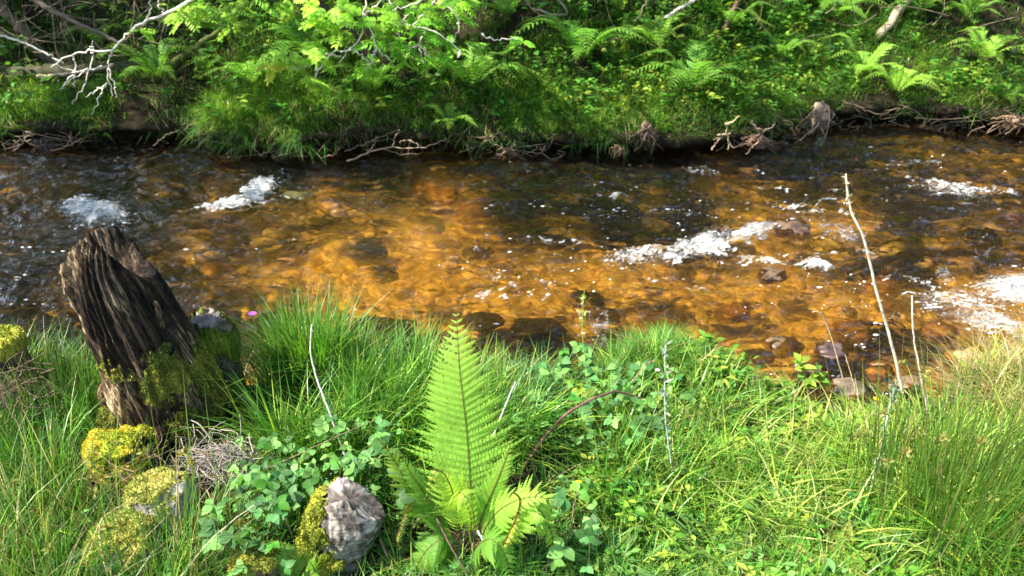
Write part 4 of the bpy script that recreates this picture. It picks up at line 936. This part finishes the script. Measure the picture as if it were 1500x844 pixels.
# ------------------------------------------------------------------ rushes
def rush(lab, px, py, n, h, spread, cols, lean=.16, wd=.0036, flowers=0, az=None):
    b = hit(px, py, z_near); root = thing('rush_clump', lab, 'rush', b); mb = MB(); q = rng.normal(0, spread, (n, 2)); P = np.stack([q[:, 0], q[:, 1], np.zeros(n)], -1)
    a = np.arctan2(q[:, 1], q[:, 0]) + rng.normal(0, .6, n) if az is None else rng.normal(az, .9, n)
    C, _ = mixcol(n, cols); H = h * rng.uniform(.5, 1.15, n)
    V, F, Cc = blades(P, H, wd * rng.uniform(.6, 1.2, n), a, lean * rng.uniform(.2, 2., n), C, 5, .15, 1.5, face=rng.normal(0, .3, n), tipcol=(.30, .26, .08)); mb.add(V, F, Cc)
    mb.build('stems', GRASS, root)
    if flowers:
        for j in rng.choice(n, flowers, replace=False):
            v = V.reshape(n, 6, 2, 3)[j]; c = v[4 if rng.random() < .5 else 3].mean(0); m = 14; mb = MB()
            Vf, Ff, Cf = leaves(np.tile(c, (m, 1)), rdir(m, .2), rdir(m), .016, .008, jitter((.30, .30, .08), m, .1, .2)); mb.add(Vf, Ff, Cf)
            mb.build('flower_head', LEAF, root)
RC = {'lush': 3, 'fresh': 4, 'olive': 2, 'yellow': 1.5, 'straw': .5}
rush('tall dense rush clump standing in front of the pale tussock at the lower right', 1385, 800, 300, .50, .085, RC, flowers=12)
rush('rush clump with the silvery thistle stem rising at its left side', 1300, 760, 170, .42, .06, RC, .2, flowers=8)
rush('rush clump leaning out of the bottom right corner', 1500, 830, 240, .42, .09, RC, .35, az=pi * .2)
rush('loose rush clump between the pale tussock and the water', 1420, 690, 130, .36, .08, RC, .2, flowers=6)
rush('loose thin rushes with knobbly flower tufts in front of the tall stump', 262, 835, 46, .46, .085, RC, .12, .0034, flowers=10)
rush('thin rushes standing in the grass at the lower left corner', 70, 840, 80, .40, .12, {'olive': 3, 'fresh': 3, 'straw': 1.4}, .25, .0036, flowers=8)
rush('dark rush tuft left of the yellow moss hump', 95, 640, 190, .34, .05, {'deep': 2, 'lush': 3, 'fresh': 1}, .14, .004)

# ------------------------------------------------------------------ dry stalks, thistles, flowers
def stalk(lab, pts, r0, r1, col, buds=0, cat='stalk'):
    P = smoothline([aty(*q) for q in pts], 26, .0005); root = thing('dry_stalk', lab, cat, P[0]); mb = MB(); tube(mb, P, np.linspace(r0, r1, 26), col, 6); mb.build('stem', TWIG, root, off=P[0])
    if buds:
        mb = MB(); i = rng.integers(18, 26, buds); V, F, C = leaves(P[i], rdir(buds) + A(0, 0, .2), rdir(buds), .012, .005, jitter(col, buds)); mb.add(V, F, C); mb.build('seed_heads', LEAF, root, off=P[0])
W1 = (.62, .56, .44)
stalk('tallest pale dry stalk with withered buds at its tip, leaning left over the water', [(1322, 575, 1.72), (1305, 500, 1.74), (1285, 430, 1.76), (1265, 350, 1.78), (1247, 310, 1.80), (1239, 260, 1.82)], .0046, .0024, W1, 26)
stalk('shorter pale dry stalk just right of the tallest one', [(1358, 600, 1.74), (1347, 540, 1.76), (1338, 490, 1.78), (1336, 434, 1.80)], .003, .002, W1)
stalk('thin dry stem bent over at the top like a hook above the water stones', [(1245, 590, 1.84), (1228, 530, 1.86), (1212, 478, 1.88), (1200, 458, 1.88), (1190, 457, 1.88)], .0022, .0014, (.5, .38, .24))
stalk('thin straw-coloured stem beside the hooked one', [(1262, 600, 1.84), (1250, 560, 1.86), (1238, 520, 1.88)], .002, .0012, (.5, .38, .24))
stalk('slim white dead stalk rising left of the fern', [(507, 672, 1.66), (485, 610, 1.70), (466, 560, 1.74), (455, 515, 1.76), (457, 476, 1.78)], .0034, .0018, (.72, .66, .56))
stalk('white fallen stalk leaning between bramble and fern', [(722, 640, 1.66), (738, 600, 1.7), (755, 560, 1.74)], .003, .002, (.6, .55, .48))
stalk('bluish pale cut stem low inside the fern', [(724, 826, 1.33), (712, 800, 1.34), (700, 778, 1.36)], .0034, .003, (.42, .48, .50))
stalk('reddish dead stem between the grey wood stub and the fern', [(575, 836, 1.36), (565, 810, 1.38), (556, 790, 1.40)], .003, .0022, (.45, .24, .17))
stalk('long dry grass stem slanting across the bottom left', [(255, 858, 1.2), (310, 790, 1.25), (372, 740, 1.32)], .0016, .001, (.55, .50, .30))
stalk('bent brown stem crossing the lower left grass', [(160, 850, 1.25), (148, 800, 1.3), (150, 760, 1.36), (190, 735, 1.42)], .0022, .0014, (.5, .36, .2))
stalk('dark purplish stem in the fern leaning to the lower right', [(690, 850, 1.28), (660, 800, 1.33), (640, 760, 1.38)], .0026, .002, (.12, .07, .06))
stalk('grey dead twig poking from the heap at the foot of the tall stump', [(308, 642, 1.74), (292, 622, 1.76), (276, 614, 1.78)], .0026, .0016, (.42, .38, .36))
stalk('long straw stem lying through the sunlit grass at the lower right', [(1235, 815, 1.34), (1190, 760, 1.44), (1150, 715, 1.54)], .0018, .001, (.62, .52, .26))
def thistle(lab, pts, n, col, r0):
    P = smoothline([aty(*q) for q in pts], 30, .0005); root = thing('thistle_stem', lab, 'thistle', P[0]); mb = MB(); tube(mb, P, np.linspace(r0, r0 * .6, 30), col, 6); mb.build('stem', TWIG, root, off=P[0])
    mb = MB(); i = np.clip((rng.random(n) ** .6 * 30).astype(int), 0, 29); V, F, C = leaves(P[i], rdir(n, .5), rdir(n), .022 * rng.uniform(.4, 1.2, n), .007, jitter(col, n, .05, .2), curl=-.3); mb.add(V, F, C); mb.build('leaves', LEAF, root, off=P[0])
thistle('silvery grey-green thistle stem leaning right among the rushes', [(1265, 795, 1.50), (1275, 720, 1.55), (1293, 650, 1.6), (1302, 600, 1.64), (1312, 568, 1.66)], 90, (.30, .38, .27), .0042)
thistle('thin grey-green thistle stem standing right of the arching bramble', [(994, 775, 1.55), (984, 690, 1.62), (974, 600, 1.70), (975, 505, 1.78)], 80, (.28, .36, .28), .0026)
P = smoothline([aty(858, 540, 1.98), aty(853, 480, 2.02), aty(856, 425, 2.06)], 20); root = thing('flower_stem', 'thin green flowering stem standing up against the amber water', 'flower', P[0]); mb = MB(); tube(mb, P, np.linspace(.0016, .0009, 20), (.24, .32, .08), 5); mb.build('stem', TWIG, root, off=P[0])
for q in (11, 13, 16):
    mb = MB(); V, F, C = leaves(P[q] + rng.normal(0, .007, (12, 3)), rdir(12, .2), rdir(12), .014, .006, jitter((.45, .48, .14), 12)); mb.add(V, F, C); mb.build('flower_head', LEAF, root, off=P[0])
def flower(lab, px, py, yd, r, col, npet, cat, name):
    c = aty(px, py, yd); zg = z_near(c[0], c[1]); root = thing(name, lab, cat, A(c[0], c[1], zg)); mb = MB()
    if c[2] - zg > .01: tube(mb, smoothline([A(0, 0, 0), A(.006, 0, (c[2] - zg) / 2), A(0, 0, c[2] - zg)], 6), .001, (.14, .22, .05), 4); mb.build('stem', TWIG, root)
    mb = MB(); a = np.arange(npet) / npet * 2 * pi; V, F, C = leaves(np.tile(A(0, 0, max(c[2] - zg, .01)), (npet, 1)), np.stack([np.cos(a), np.sin(a), np.full(npet, .45)], -1), np.tile(A(0, 0, 1.), (npet, 1)), r, r * 1.1, jitter(col, npet, .03, .05), (.1, .45, .7, .6, .2), .15, .1); mb.add(V, F, C); mb.build('petals', PETAL, root)
for px, py, yd, lab in [(824, 724, 1.50, 'yellow buttercup low in the grass right of the fern'), (847, 708, 1.54, 'yellow buttercup just above the one right of the fern'), (1189, 799, 1.40, 'yellow buttercup near the bottom by the broad-leaved plants'),
                        (1283, 585, 1.86, 'yellow buttercup near the foot of the tallest dry stalk'), (740, 592, 1.9, 'yellow buttercup behind the right side of the fern tip')]:
    flower(lab, px, py, yd, .009, (.85, .62, .02), 5, 'flower', 'buttercup')
flower('single purple knapweed flower beside the sawn mossy stump', 370, 461, 2.02, .013, (.35, .10, .45), 14, 'flower', 'knapweed')
flower('small pinkish bud at the tip of the bramble', 963, 543, 1.92, .008, (.65, .45, .55), 5, 'flower bud', 'bramble_bud')

# ------------------------------------------------------------------ far-bank timber, roots
BK, PALE, DKB = (.16, .13, .10), (.78, .72, .62), (.07, .05, .04)
def limb(mb, pts, r0, r1, col, n=18, sides=6, jit=.006):
    r0, r1 = r0 * .68, r1 * .68; P = smoothline([aty(*q) for q in pts], n, jit); tube(mb, P, np.linspace(r0, r1, n), col, sides, .05); return P
trunks = {}
def tree(lab, foot, path, r0, r1, col, group=None, branches=()):
    b = hit(foot[0], foot[1], z_far, 5.); root = thing('tree', lab, 'tree', b, group); mb = MB()
    pts = [b - A(0, 0, .05)] + [A(*p) for p in path]; P = smoothline(pts, 40, .012); tube(mb, P, np.linspace(r0, r1, 40) * (1 + .06 * rng.normal(0, 1, 40)), col, 10, .07)
    mb.build('trunk', BARK, root, off=b)
    return root, b, P
trees = [
  tree('dark leaning tree on the far bank left, the inner of two slanting trunks', (82, 92), [(-4.5, 6.9, .75), (-4.9, 7.1, 1.7), (-4.6, 6.8, 3.2), (-4.0, 6.4, 4.6)], .05, .02, (.13, .10, .07)),
  tree('slim slanting tree at the far left, outer of two slanting trunks', (28, 62), [(-5.3, 7.2, .95), (-5.8, 7.3, 1.8), (-6.2, 7.0, 3.5), (-6.3, 6.8, 4.6)], .04, .02, (.10, .08, .06)),
  tree('rowan tree on the far bank with drooping leafy sprays and bare pale twigs', (562, 88), [(-1.55, 6.15, .62), (-1.75, 6.0, 1.1), (-1.9, 5.9, 2.0), (-1.6, 5.6, 3.4), (-1.2, 5.4, 4.4)], .05, .02, (.09, .06, .045)),
  tree('thin brown sapling rising out of the slope right of centre', (1040, 68), [(2.05, 7.0, .80), (2.0, 7.1, 1.6), (2.4, 7.2, 3.2), (2.6, 7.0, 4.6)], .022, .015, (.20, .13, .08)),
  tree('pale barked tree at the top of the slope on the right', (1281, 52), [(4.0, 7.5, .90), (4.15, 7.6, 1.6), (4.3, 7.4, 3.2), (4.6, 7.2, 4.8)], .034, .02, (.42, .34, .24))]
# the rowan's visible branches, hanging at 5.2 to 5.6 m from the camera
ro, rb, rP = trees[2]
mb = MB()
j0 = rP[16]; q0 = proj(j0)
def bl(*p, y=5.3): return [(a, b, y) for a, b in p]
P = limb(mb, [(430, -60, 5.45)] + bl((330, -25), (250, 17), (215, 30), (195, 42), (180, 58), (163, 73), (120, 76), (100, 84), (75, 99)), .019, .006, PALE, 40, 7)
for p in [((163, 73), (158, 92), (160, 118), (166, 141)), ((157, 122), (145, 140), (134, 168)), ((137, 80), (127, 116), (106, 153)), ((150, 97), (118, 108), (88, 131)), ((160, 100), (168, 125), (170, 142)), ((128, 100), (112, 105), (80, 96)), ((107, 82), (110, 105), (108, 128)),
          ((215, 27), (222, 14), (218, -10)), ((135, 78), (137, 68), (136, 60)), ((153, 125), (138, 135), (126, 142)), ((240, 22), (232, 5), (236, -15)), ((110, 106), (98, 118), (90, 128))]:
    limb(mb, bl(*p), .009, .0035, PALE, 14, 5)
for p in [((545, -30), (535, 0), (530, 45), (515, 72), (497, 92)), ((515, 73), (485, 80), (465, 105), (448, 127)), ((468, 100), (462, 112), (460, 118)), ((515, 73), (530, 80), (541, 92)), ((533, 20), (548, 60), (556, 76), (573, 89)), ((551, 72), (543, 90), (536, 106)), ((560, -20), (580, 18), (584, 57)),
          ((578, 25), (600, 38), (625, 42), (655, 58), (675, 75)), ((624, 42), (614, 64), (620, 92)), ((613, 66), (600, 70)), ((614, 66), (630, 84)), ((645, -10), (625, 15), (605, 36)), ((648, 0), (668, 25), (672, 38), (665, 62)), ((385, 98), (432, 100), (455, 95)), ((640, -10), (600, 8), (575, 15)),
          ((500, 82), (480, 80), (470, 78)), ((584, 40), (592, 30), (598, 22)), ((675, 75), (672, 84)), ((705, 50), (722, 58), (760, 57)), ((565, -10), (548, 12), (538, 20))]:
    limb(mb, bl(*p, y=5.35), .010, .0045, PALE, 18, 5)
for p, r in [(((532, 25, 5.9), (540, 50, 5.95), (556, 68, 6.0), (566, 86, 6.05)), .05), (((556, 20, 5.9), (570, 45, 5.95), (580, 62, 6.0), (566, 84, 6.05)), .035), (((608, 22, 5.85), (596, 48, 5.95), (580, 70, 6.0), (568, 86, 6.05)), .03)]:
    limb(mb, p, r * .7, r, (.13, .085, .06), 16, 8, .004)
P1 = smoothline([rP[22], (rP[22] + aty(430, -60, 5.45)) / 2 + A(0, 0, .3), aty(430, -60, 5.45)], 16); tube(mb, P1, np.linspace(.03, .019, 16), PALE, 7)
for q in [(545, -30, 5.35), (560, -20, 5.35), (645, -10, 5.35)]:
    e = aty(*q); tube(mb, smoothline([rP[18], (rP[18] + e) / 2 + A(0, -.1, .15), e], 12), np.linspace(.022, .010, 12), PALE, 6)
mb.build('branches', BARK, ro, off=rb)
def pinnate(mb, p, d, n, L, c):
    """compound rowan leaves: seven pairs of narrow leaflets and one at the end"""
    m = len(p); d = unit(d); s = unit(np.cross(d, n)); 
    for k in range(7):
        u = .25 + .72 * k / 6; base = p + d * (L * u)[:, None] - unit(n) * (L * .22 * u * u)[:, None]
        for sg in (-1, 1):
            dd = s * sg + d * .45 + rng.normal(0, .08, (m, 3)); V, F, C = leaves(base, dd, n, L * .34 * (1 - .35 * abs(u - .55)), L * .13, c * np.exp(rng.normal(0, .08, (m, 1))), (.1, .5, .5, .3, .02), .15, .2); mb.add(V, F, C)
    V, F, C = leaves(p + d * (L * 1.)[:, None] - unit(n) * (L * .22)[:, None], d, n, L * .3, L * .13, c); mb.add(V, F, C)
mb = MB()
for (cx, cy, rx, ry, n, c, y) in [(275, 15, 30, 18, 14, (.22, .34, .10), 5.3), (345, 36, 12, 8, 3, (.30, .40, .12), 5.3), (300, 5, 40, 10, 9, (.18, .30, .08), 5.3), (420, 75, 40, 14, 13, (.26, .38, .16), 5.3), (403, 90, 14, 6, 4, (.40, .38, .08), 5.3), (440, 112, 18, 8, 4, (.22, .34, .10), 5.3),
                                 (470, 20, 36, 22, 16, (.26, .40, .10), 5.3), (520, 10, 40, 18, 14, (.20, .32, .08), 5.4), (470, 70, 30, 16, 9, (.18, .32, .08), 5.5), (580, 20, 50, 26, 20, (.17, .32, .07), 5.4), (560, 55, 50, 24, 14, (.15, .30, .06), 5.6), (630, 35, 44, 26, 16, (.16, .32, .08), 5.5),
                                 (600, 85, 30, 10, 7, (.20, .36, .08), 5.5), (665, 70, 30, 14, 6, (.16, .30, .07), 5.6), (650, 0, 60, 14, 14, (.17, .30, .07), 5.4), (760, 60, 14, 5, 3, (.16, .30, .07), 5.4), (540, 95, 26, 12, 5, (.16, .30, .07), 5.5), (203, 45, 8, 5, 2, (.22, .34, .08), 5.3), (385, -5, 60, 12, 12, (.18, .30, .07), 5.3)]:
    n = int(n * 1.5); P = np.array([aty(cx + rng.normal(0, .5) * rx, cy + rng.normal(0, .5) * ry, y + rng.normal(0, .12)) for _ in range(n)])
    a = rng.uniform(0, 2 * pi, n); pinnate(mb, P, np.stack([np.cos(a), .5 * np.sin(a) - .2, rng.uniform(-.7, .2, n)], -1), unit(np.tile(A(0, -.35, 1), (n, 1)) + rng.normal(0, .25, (n, 3))), rng.uniform(.08, .15, n), jitter(A(*c) * A(1.5, 1.75, .6), n, .06, .18))
mb.build('leaves', LEAF, ro, off=rb)

# log, fallen limbs and dead twigs on the left slope
def timber(nm, lab, cat, pts, r0, r1, col, moss=None, n=30, group=None):
    P0 = smoothline([aty(*q) for q in pts], n, .004); b = P0[0]; mb = MB(); tube(mb, P0, np.linspace(r0, r1, n), col, 10, .06); o = mb.build(nm, BARK, off=b); o.location = b; return tag(o, lab, cat, group)
timber('fallen_log', 'mossy fallen log lying along the top of the shaded left bank', 'log', [(-40, 112, 6.25), (60, 108, 6.25), (130, 104, 6.25), (205, 97, 6.3)], .07, .05, (.06, .06, .03))
timber('fallen_limb', 'pale broken stick lying on the fallen log', 'branch', [(55, 112, 6.1), (110, 107, 6.1), (165, 96, 6.1), (153, 98, 6.1)], .014, .01, (.35, .28, .2))
timber('fallen_limb', 'long thin dark limb slanting down from the upper left', 'branch', [(40, -8, 6.4), (72, 13, 6.35), (110, 32, 6.3), (165, 57, 6.25), (205, 82, 6.2)], .022, .010, (.20, .16, .12))
timber('fallen_limb', 'mossy leaning limb behind the bright upright fern', 'branch', [(246, 100, 6.3), (275, 78, 6.4), (300, 60, 6.5), (330, 40, 6.6)], .035, .02, (.10, .12, .03))
timber('fallen_limb', 'pale thin twig crossing in front of the slanting left trunks', 'branch', [(-10, 48, 5.6), (40, 65, 5.6), (75, 82, 5.6), (92, 93, 5.6)], .008, .004, PALE)
timber('fallen_limb', 'bleached twig entering the top of the slope at the middle right', 'branch', [(975, 25, 5.8), (1000, 10, 5.8), (1030, -6, 5.8)], .010, .012, (.7, .64, .56))
timber('fallen_limb', 'thin arching bramble stem on the upper slope right of centre', 'branch', [(885, 62, 6.5), (915, 50, 6.5), (935, 25, 6.5), (950, -5, 6.5)], .008, .006, (.3, .26, .2))
timber('fallen_limb', 'brown bent stick hanging over the slope behind the pale fern', 'branch', [(780, 12, 6.5), (812, 22, 6.5), (830, 18, 6.5), (812, -8, 6.5)], .010, .008, (.3, .24, .18))
def scrub(lab, n, x0, x1, y0, y1, yd, col, r=.004, L=.4):
    mb = MB()
    for _ in range(n):
        p = aty(rng.uniform(x0, x1), rng.uniform(y0, y1), yd + rng.normal(0, .2)); d = unit(rng.normal(0, 1, 3) * A(1, .5, .9)); l = L * rng.uniform(.4, 1.3)
        tube(mb, smoothline([p, p + d * l * .5 + rng.normal(0, l * .1, 3), p + d * l], 7), np.linspace(1, .4, 7) * r * rng.uniform(.5, 1.4), A(*col) * rng.uniform(.5, 1.5), 4)
    return tag(mb.build('dead_twigs', TWIG), lab, kind='stuff')
scrub('dead brushwood tangled between the left trunks of the far bank', 120, 0, 260, -10, 100, 6.4, (.22, .17, .12))
scrub('thin dead stems among the ferns of the upper slope', 70, 260, 1500, -20, 70, 6.7, (.2, .15, .1), .004, .5)

# exposed roots along the undercut
def roots(nm, lab, lines, r, col, group='exposed roots'):
    b = aty(*lines[0][0]); root = thing(nm, lab, 'root', b, group)
    for L in lines:
        mb = MB(); n = 20; P = smoothline([aty(*q) for q in L], n, .005); tube(mb, P, np.linspace(r, r * .4, n) * rng.uniform(.3, .65), A(*col) * A(.8, .70, .58) * rng.uniform(.6, 1.1), 6, .06); mb.build('root_strand', BARK, root, off=b)
    return root
fy = 5.34
def fl_(*p, y=fy): return [(a, b, y) for a, b in p]
roots('exposed_root', 'long pale root trailing along the waterline left of centre', [fl_((508, 236), (535, 226), (565, 216), (600, 217), (630, 213), (648, 206)), fl_((575, 214), (580, 200), (586, 190)), fl_((505, 222), (530, 212), (558, 200), (580, 192)), fl_((560, 218), (590, 226), (618, 224)), fl_((615, 214), (600, 206), (585, 208)), fl_((540, 224), (548, 210), (552, 200))], .011, (.46, .38, .30))
roots('exposed_root', 'forked pale root hanging over the undercut at centre', [fl_((700, 201), (718, 200), (730, 196)), fl_((712, 188), (716, 205), (738, 219)), fl_((745, 222), (752, 212), (755, 205)), fl_((708, 208), (725, 200), (730, 190))], .010, (.46, .36, .28))
roots('exposed_root', 'branching pale root clinging to the bank below the ferns right of centre', [fl_((1043, 220, ), (1052, 205), (1062, 196), (1066, 178)), fl_((1066, 195), (1068, 205), (1068, 219)), fl_((1062, 183), (1075, 178), (1082, 170)), fl_((1052, 198), (1066, 198)), fl_((1045, 205), (1055, 200))], .014, (.58, .50, .36))
roots('exposed_root', 'pair of pale roots curving into the water left of the root stump', [fl_((1100, 178), (1110, 188), (1125, 190), (1135, 182)), fl_((1110, 190), (1112, 205), (1098, 220)), fl_((1125, 190), (1110, 198), (1095, 213))], .013, (.50, .38, .30))
roots('exposed_root', 'thin root snaking along the right-hand bank above the water', [fl_((1235, 148), (1265, 160), (1290, 168), (1310, 160), y=5.8), fl_((1340, 173), (1380, 175), (1410, 172), (1440, 163), (1455, 150), y=5.85), fl_((1235, 143), (1250, 155), (1262, 168), y=5.7)], .011, (.36, .28, .20))
roots('exposed_root', 'stick and root at the dark corner of the left bank', [fl_((225, 213), (240, 202), (262, 190), y=5.5), fl_((255, 184), (275, 182), (298, 179), y=5.75), fl_((70, 221), (90, 218), (112, 208), (120, 203), y=5.45), fl_((100, 213), (104, 200), (104, 192), y=5.45)], .010, (.42, .34, .27))
roots('exposed_root', 'curled roots at the waterline of the grassy left-hand corner', [fl_((330, 226), (345, 218), (360, 217)), fl_((380, 228), (395, 220), (402, 208)), fl_((470, 232), (490, 226), (497, 215)), fl_((400, 232), (420, 226), (450, 230)), fl_((320, 230), (340, 229), (350, 216))], .008, (.34, .27, .21))
for px, py, wp, hp, lab, y, col in [(948, 200, 38, 52, 'brown root stump with pale top clinging to the bank at the waterline', 5.38, (.30, .20, .14)),
                                (1200, 178, 42, 64, 'weathered root stump overhanging the water on the right', 5.72, (.34, .25, .18)),
                                (1486, 180, 50, 30, 'reddish clump of roots at the right end of the far bank', 5.95, (.40, .26, .16)), (68, 212, 34, 24, 'dark root clump at the waterline on the far left', 5.5, (.14, .10, .08)), (745, 222, 24, 16, 'reddish root clump at the waterline below the forked root', 5.36, (.26, .15, .11)), (1110, 208, 46, 26, 'brown eroded root mass between the two pale roots', 5.42, (.26, .17, .12)), (905, 222, 18, 18, 'small rusty root knob left of the pale-topped root stump', 5.36, (.40, .24, .14))]:
    c = aty(px, py, y); k = TH / 750 * (c[1] * cos(PITCH) + (CAMZ - c[2]) * sin(PITCH)); mb = MB(); V, F = rock_shape(4, (wp * .3 * k, wp * .25 * k, hp * .42 * k), 300 + px, .35, .35, .1); mb.add(V, F, rock_col(V, tuple(q * .4 for q in col), col, px, 20))
    for _ in range(26):
        a = rng.uniform(0, 2 * pi); e = A(cos(a) * wp * rng.uniform(.4, .9) * k, -sin(a) * wp * .3 * k, hp * .5 * k * rng.uniform(-1.1, .5)); s_ = A(rng.normal(0, .1) * wp * k, -.1 * wp * k, rng.uniform(-.1, .4) * hp * k)
        tube(mb, smoothline([s_, (s_ + e) * .55 + rng.normal(0, .012, 3) + A(0, -.03, .02), e], 10, .004), np.linspace(1, .35, 10) * rng.uniform(.003, .009), A(*col) * rng.uniform(.3, 1.2), 5, .05)
    o = mb.build('root_stump', BARK); o.location = c; tag(o, lab, 'root stump', 'root clumps of the undercut bank')
def rootlets():
    mb = MB()
    for _ in range(520):
        x = rng.uniform(-4.6, 4.9)
        if fbm(x * 1.6, 2.2, s=91) < rng.uniform(-.6, .3): continue
        y = far_edge(x) + rng.uniform(-.06, .05); z = rng.uniform(-.42, -.24); p = A(x, y, z); l = rng.uniform(.04, .16)
        tube(mb, smoothline([p, p + A(rng.normal(0, .5), -.15, -.3) * l + rng.normal(0, .01, 3), p + A(rng.normal(0, 1), -.2, rng.uniform(-1, .1)) * l], 7), np.linspace(1, .4, 7) * rng.uniform(.0015, .0045), A(.26, .19, .14) * rng.uniform(.4, 1.6), 4)
    tag(mb.build('roots', TWIG), 'fine dangling roots and dead stems in the dark undercut of the far bank', kind='stuff')
rootlets()

# ------------------------------------------------------------------ crowns overhead, out of the frame: leaves placed to throw the wanted dappled shade
SX = [0, 150, 300, 450, 600, 750, 900, 1050, 1200, 1350, 1500]
SY = [-40, 40, 100, 150, 200, 250, 300, 360, 430, 500, 600, 720, 844]
ST_ = [[.9, .9, .8, .6, .5, .8, .6, .6, .5, .4, .4],
       [.9, .9, .7, .2, .2, .75, .6, .3, .3, .3, .3],
       [.9, .85, .6, .4, .5, .35, .05, .2, .25, .1, .2],
       [.85, .8, .2, .6, .5, .25, .05, .1, .3, .3, .4],
       [.9, .9, .8, .7, .8, .6, .4, .2, .5, .6, .4],
       [.9, .9, .9, .8, .75, .8, .85, .8, .75, .75, .6],
       [.85, .7, .4, .2, .3, .6, .75, .7, .4, .5, .4],
       [.9, .85, .3, .0, .0, .05, .35, .2, .3, .5, .4],
       [.85, .85, .4, .0, .0, .05, .1, .05, .15, .3, .15],
       [.7, .7, .6, .6, .6, .5, .4, .3, .35, .3, .1],
       [.3, .3, .3, .2, .1, .1, .05, .0, .0, .0, .0],
       [.35, .3, .25, .15, .05, .1, .1, .05, .05, .0, .0],
       [.4, .3, .2, .2, .1, .2, .2, .15, .1, .05, .05]]
ST_ = np.array(ST_); ST_[2:5, 2:] = np.clip(ST_[2:5, 2:] - .25, 0, 1); ST_[:2, 7:] -= .15
def shade(px, py):
    u = np.clip((px - SX[0]) / 150, 0, 9.999); i = u.astype(int); f = u - i
    v = np.interp(py, SY, np.arange(len(SY))); j = np.minimum(v.astype(int), len(SY) - 2); g = v - j
    return (ST_[j, i] * (1 - f) + ST_[j, i + 1] * f) * (1 - g) + (ST_[j + 1, i] * (1 - f) + ST_[j + 1, i + 1] * f) * g
def crowns():
    n = 420000; x, y, z = rng.uniform(-10.5, 6.5, n), rng.uniform(2.0, 12.5, n), 2.1 + 3.4 * rng.random(n)
    # follow the sun's ray down to the ground or water
    g = np.zeros(n)
    for _ in range(4):
        t = (z - g) / SUN[2]; gx, gy = x - SUN[0] * t, y - SUN[1] * t
        g = np.where(gy > far_edge(gx), z_far(gx, gy), np.where(gy < near_edge(gx), 0, WZ))
    px, py = proj(np.stack([gx, gy, g], -1)); inside = (px > -250) & (px < 1750) & (py > -160) & (py < 950)
    sh = shade(np.clip(px, 0, 1500), np.clip(py, -40, 844))
    sh = np.where((gy < 1.2), 0, sh); lai = -np.log(np.clip(1 - .95 * sh, .03, 1))
    bl_ = fbm(gx * 2.2, gy * 2.2, 0, 4, 97)                       # the crowns' own clumps and gaps
    lai = lai * np.clip(1 + 2.2 * bl_, 0, 2.6)
    fov = (proj(np.stack([x, y, z], -1))[1] > -40)
    Lm = .075; area = 17 * 10.5; per = area / (.5 * Lm * Lm * .52)  # leaves per unit leaf area index
    ok = (rng.random(n) < lai * per / n) & inside & ~fov
    x, y, z = x[ok], y[ok], z[ok]; m = len(x)
    feet = np.array([t[2][-1][:2] for t in trees]); own = np.argmin((x[:, None] - feet[None, :, 0]) ** 2, 1)
    for k, (root, b, P) in enumerate(trees):
        s = own == k; q = s.sum()
        if q < 5: continue
        pos = np.stack([x[s], y[s], z[s]], -1); mb = MB(); C, _ = mixcol(q, {'lush': 4, 'fresh': 3, 'deep': 2})
        V, F, Cc = leaves(pos, rdir(q), unit(rdir(q) + A(0, 0, .8)), Lm * rng.uniform(.7, 1.3, q), Lm * .62, C, (.06, .5, .36, .02)); mb.add(V, F, Cc)
        mb.build('crown', LEAF, root, off=b)
        mb = MB()
        for t in pos[rng.choice(q, min(46, q), replace=False)]:
            a = P[int(rng.uniform(.55, .98) * 39)]
            if proj(t)[1] > -60 or proj(a)[1] > -20: continue
            tube(mb, smoothline([a, (a + t) / 2 + A(0, 0, .25), t], 9, .02), np.linspace(.018, .004, 9), (.12, .10, .08), 5)
        if mb.n: mb.build('boughs', BARK, root, off=b)
    print('crown leaves', m)
    # dense trees added behind, out of view, to darken what the water mirrors
    for k, (cx, cy, cz, rx, rz) in enumerate([(-2.3, 10.2, 4.4, 2.2, 2.6), (1.2, 10.6, 4.2, 2.4, 2.6), (4.6, 10.4, 4.4, 2.4, 2.6), (8., 10.2, 4.4, 2.2, 2.6), (-9., 11.5, 4.2, 2.4, 2.2)]):
        b = A(cx, cy + .3, z_far(np.array(cx), np.array(cy + .3))); root = thing('tree', ['dense tree', 'dense tree', 'dense tree', 'dense tree', 'dense tree'][k] + ' added out of view up the slope behind ' + ['the rowan', 'the middle of the bank', 'the pale barked tree', 'the far right of the bank', 'the two slanting trunks'][k], 'tree', b)
        mb = MB(); tube(mb, smoothline([b, b + A(.1, -.1, 2), b + A(0, -.2, 4.2)], 20, .02), np.linspace(.12, .04, 20), (.10, .08, .06), 9); mb.build('trunk', BARK, root, off=b)
        q = 9000; v = rdir(q) * (rng.random((q, 1)) ** .35); v = v[vn(v[:, 0] * 3.5, v[:, 1] * 3.5, v[:, 2] * 3.5, 120 + k) > -.35]; q = len(v); pos = A(cx, cy, cz) + v * A(rx, 1.6, rz)
        mb = MB(); C, _ = mixcol(q, {'lush': 4, 'fresh': 1, 'deep': 4}); V, F, Cc = leaves(pos, rdir(q), unit(rdir(q) + A(0, 0, .8)), .17 * rng.uniform(.7, 1.3, q), .10, C, (.06, .5, .36, .02)); mb.add(V, F, Cc); mb.build('crown', LEAF, root, off=b)
crowns()
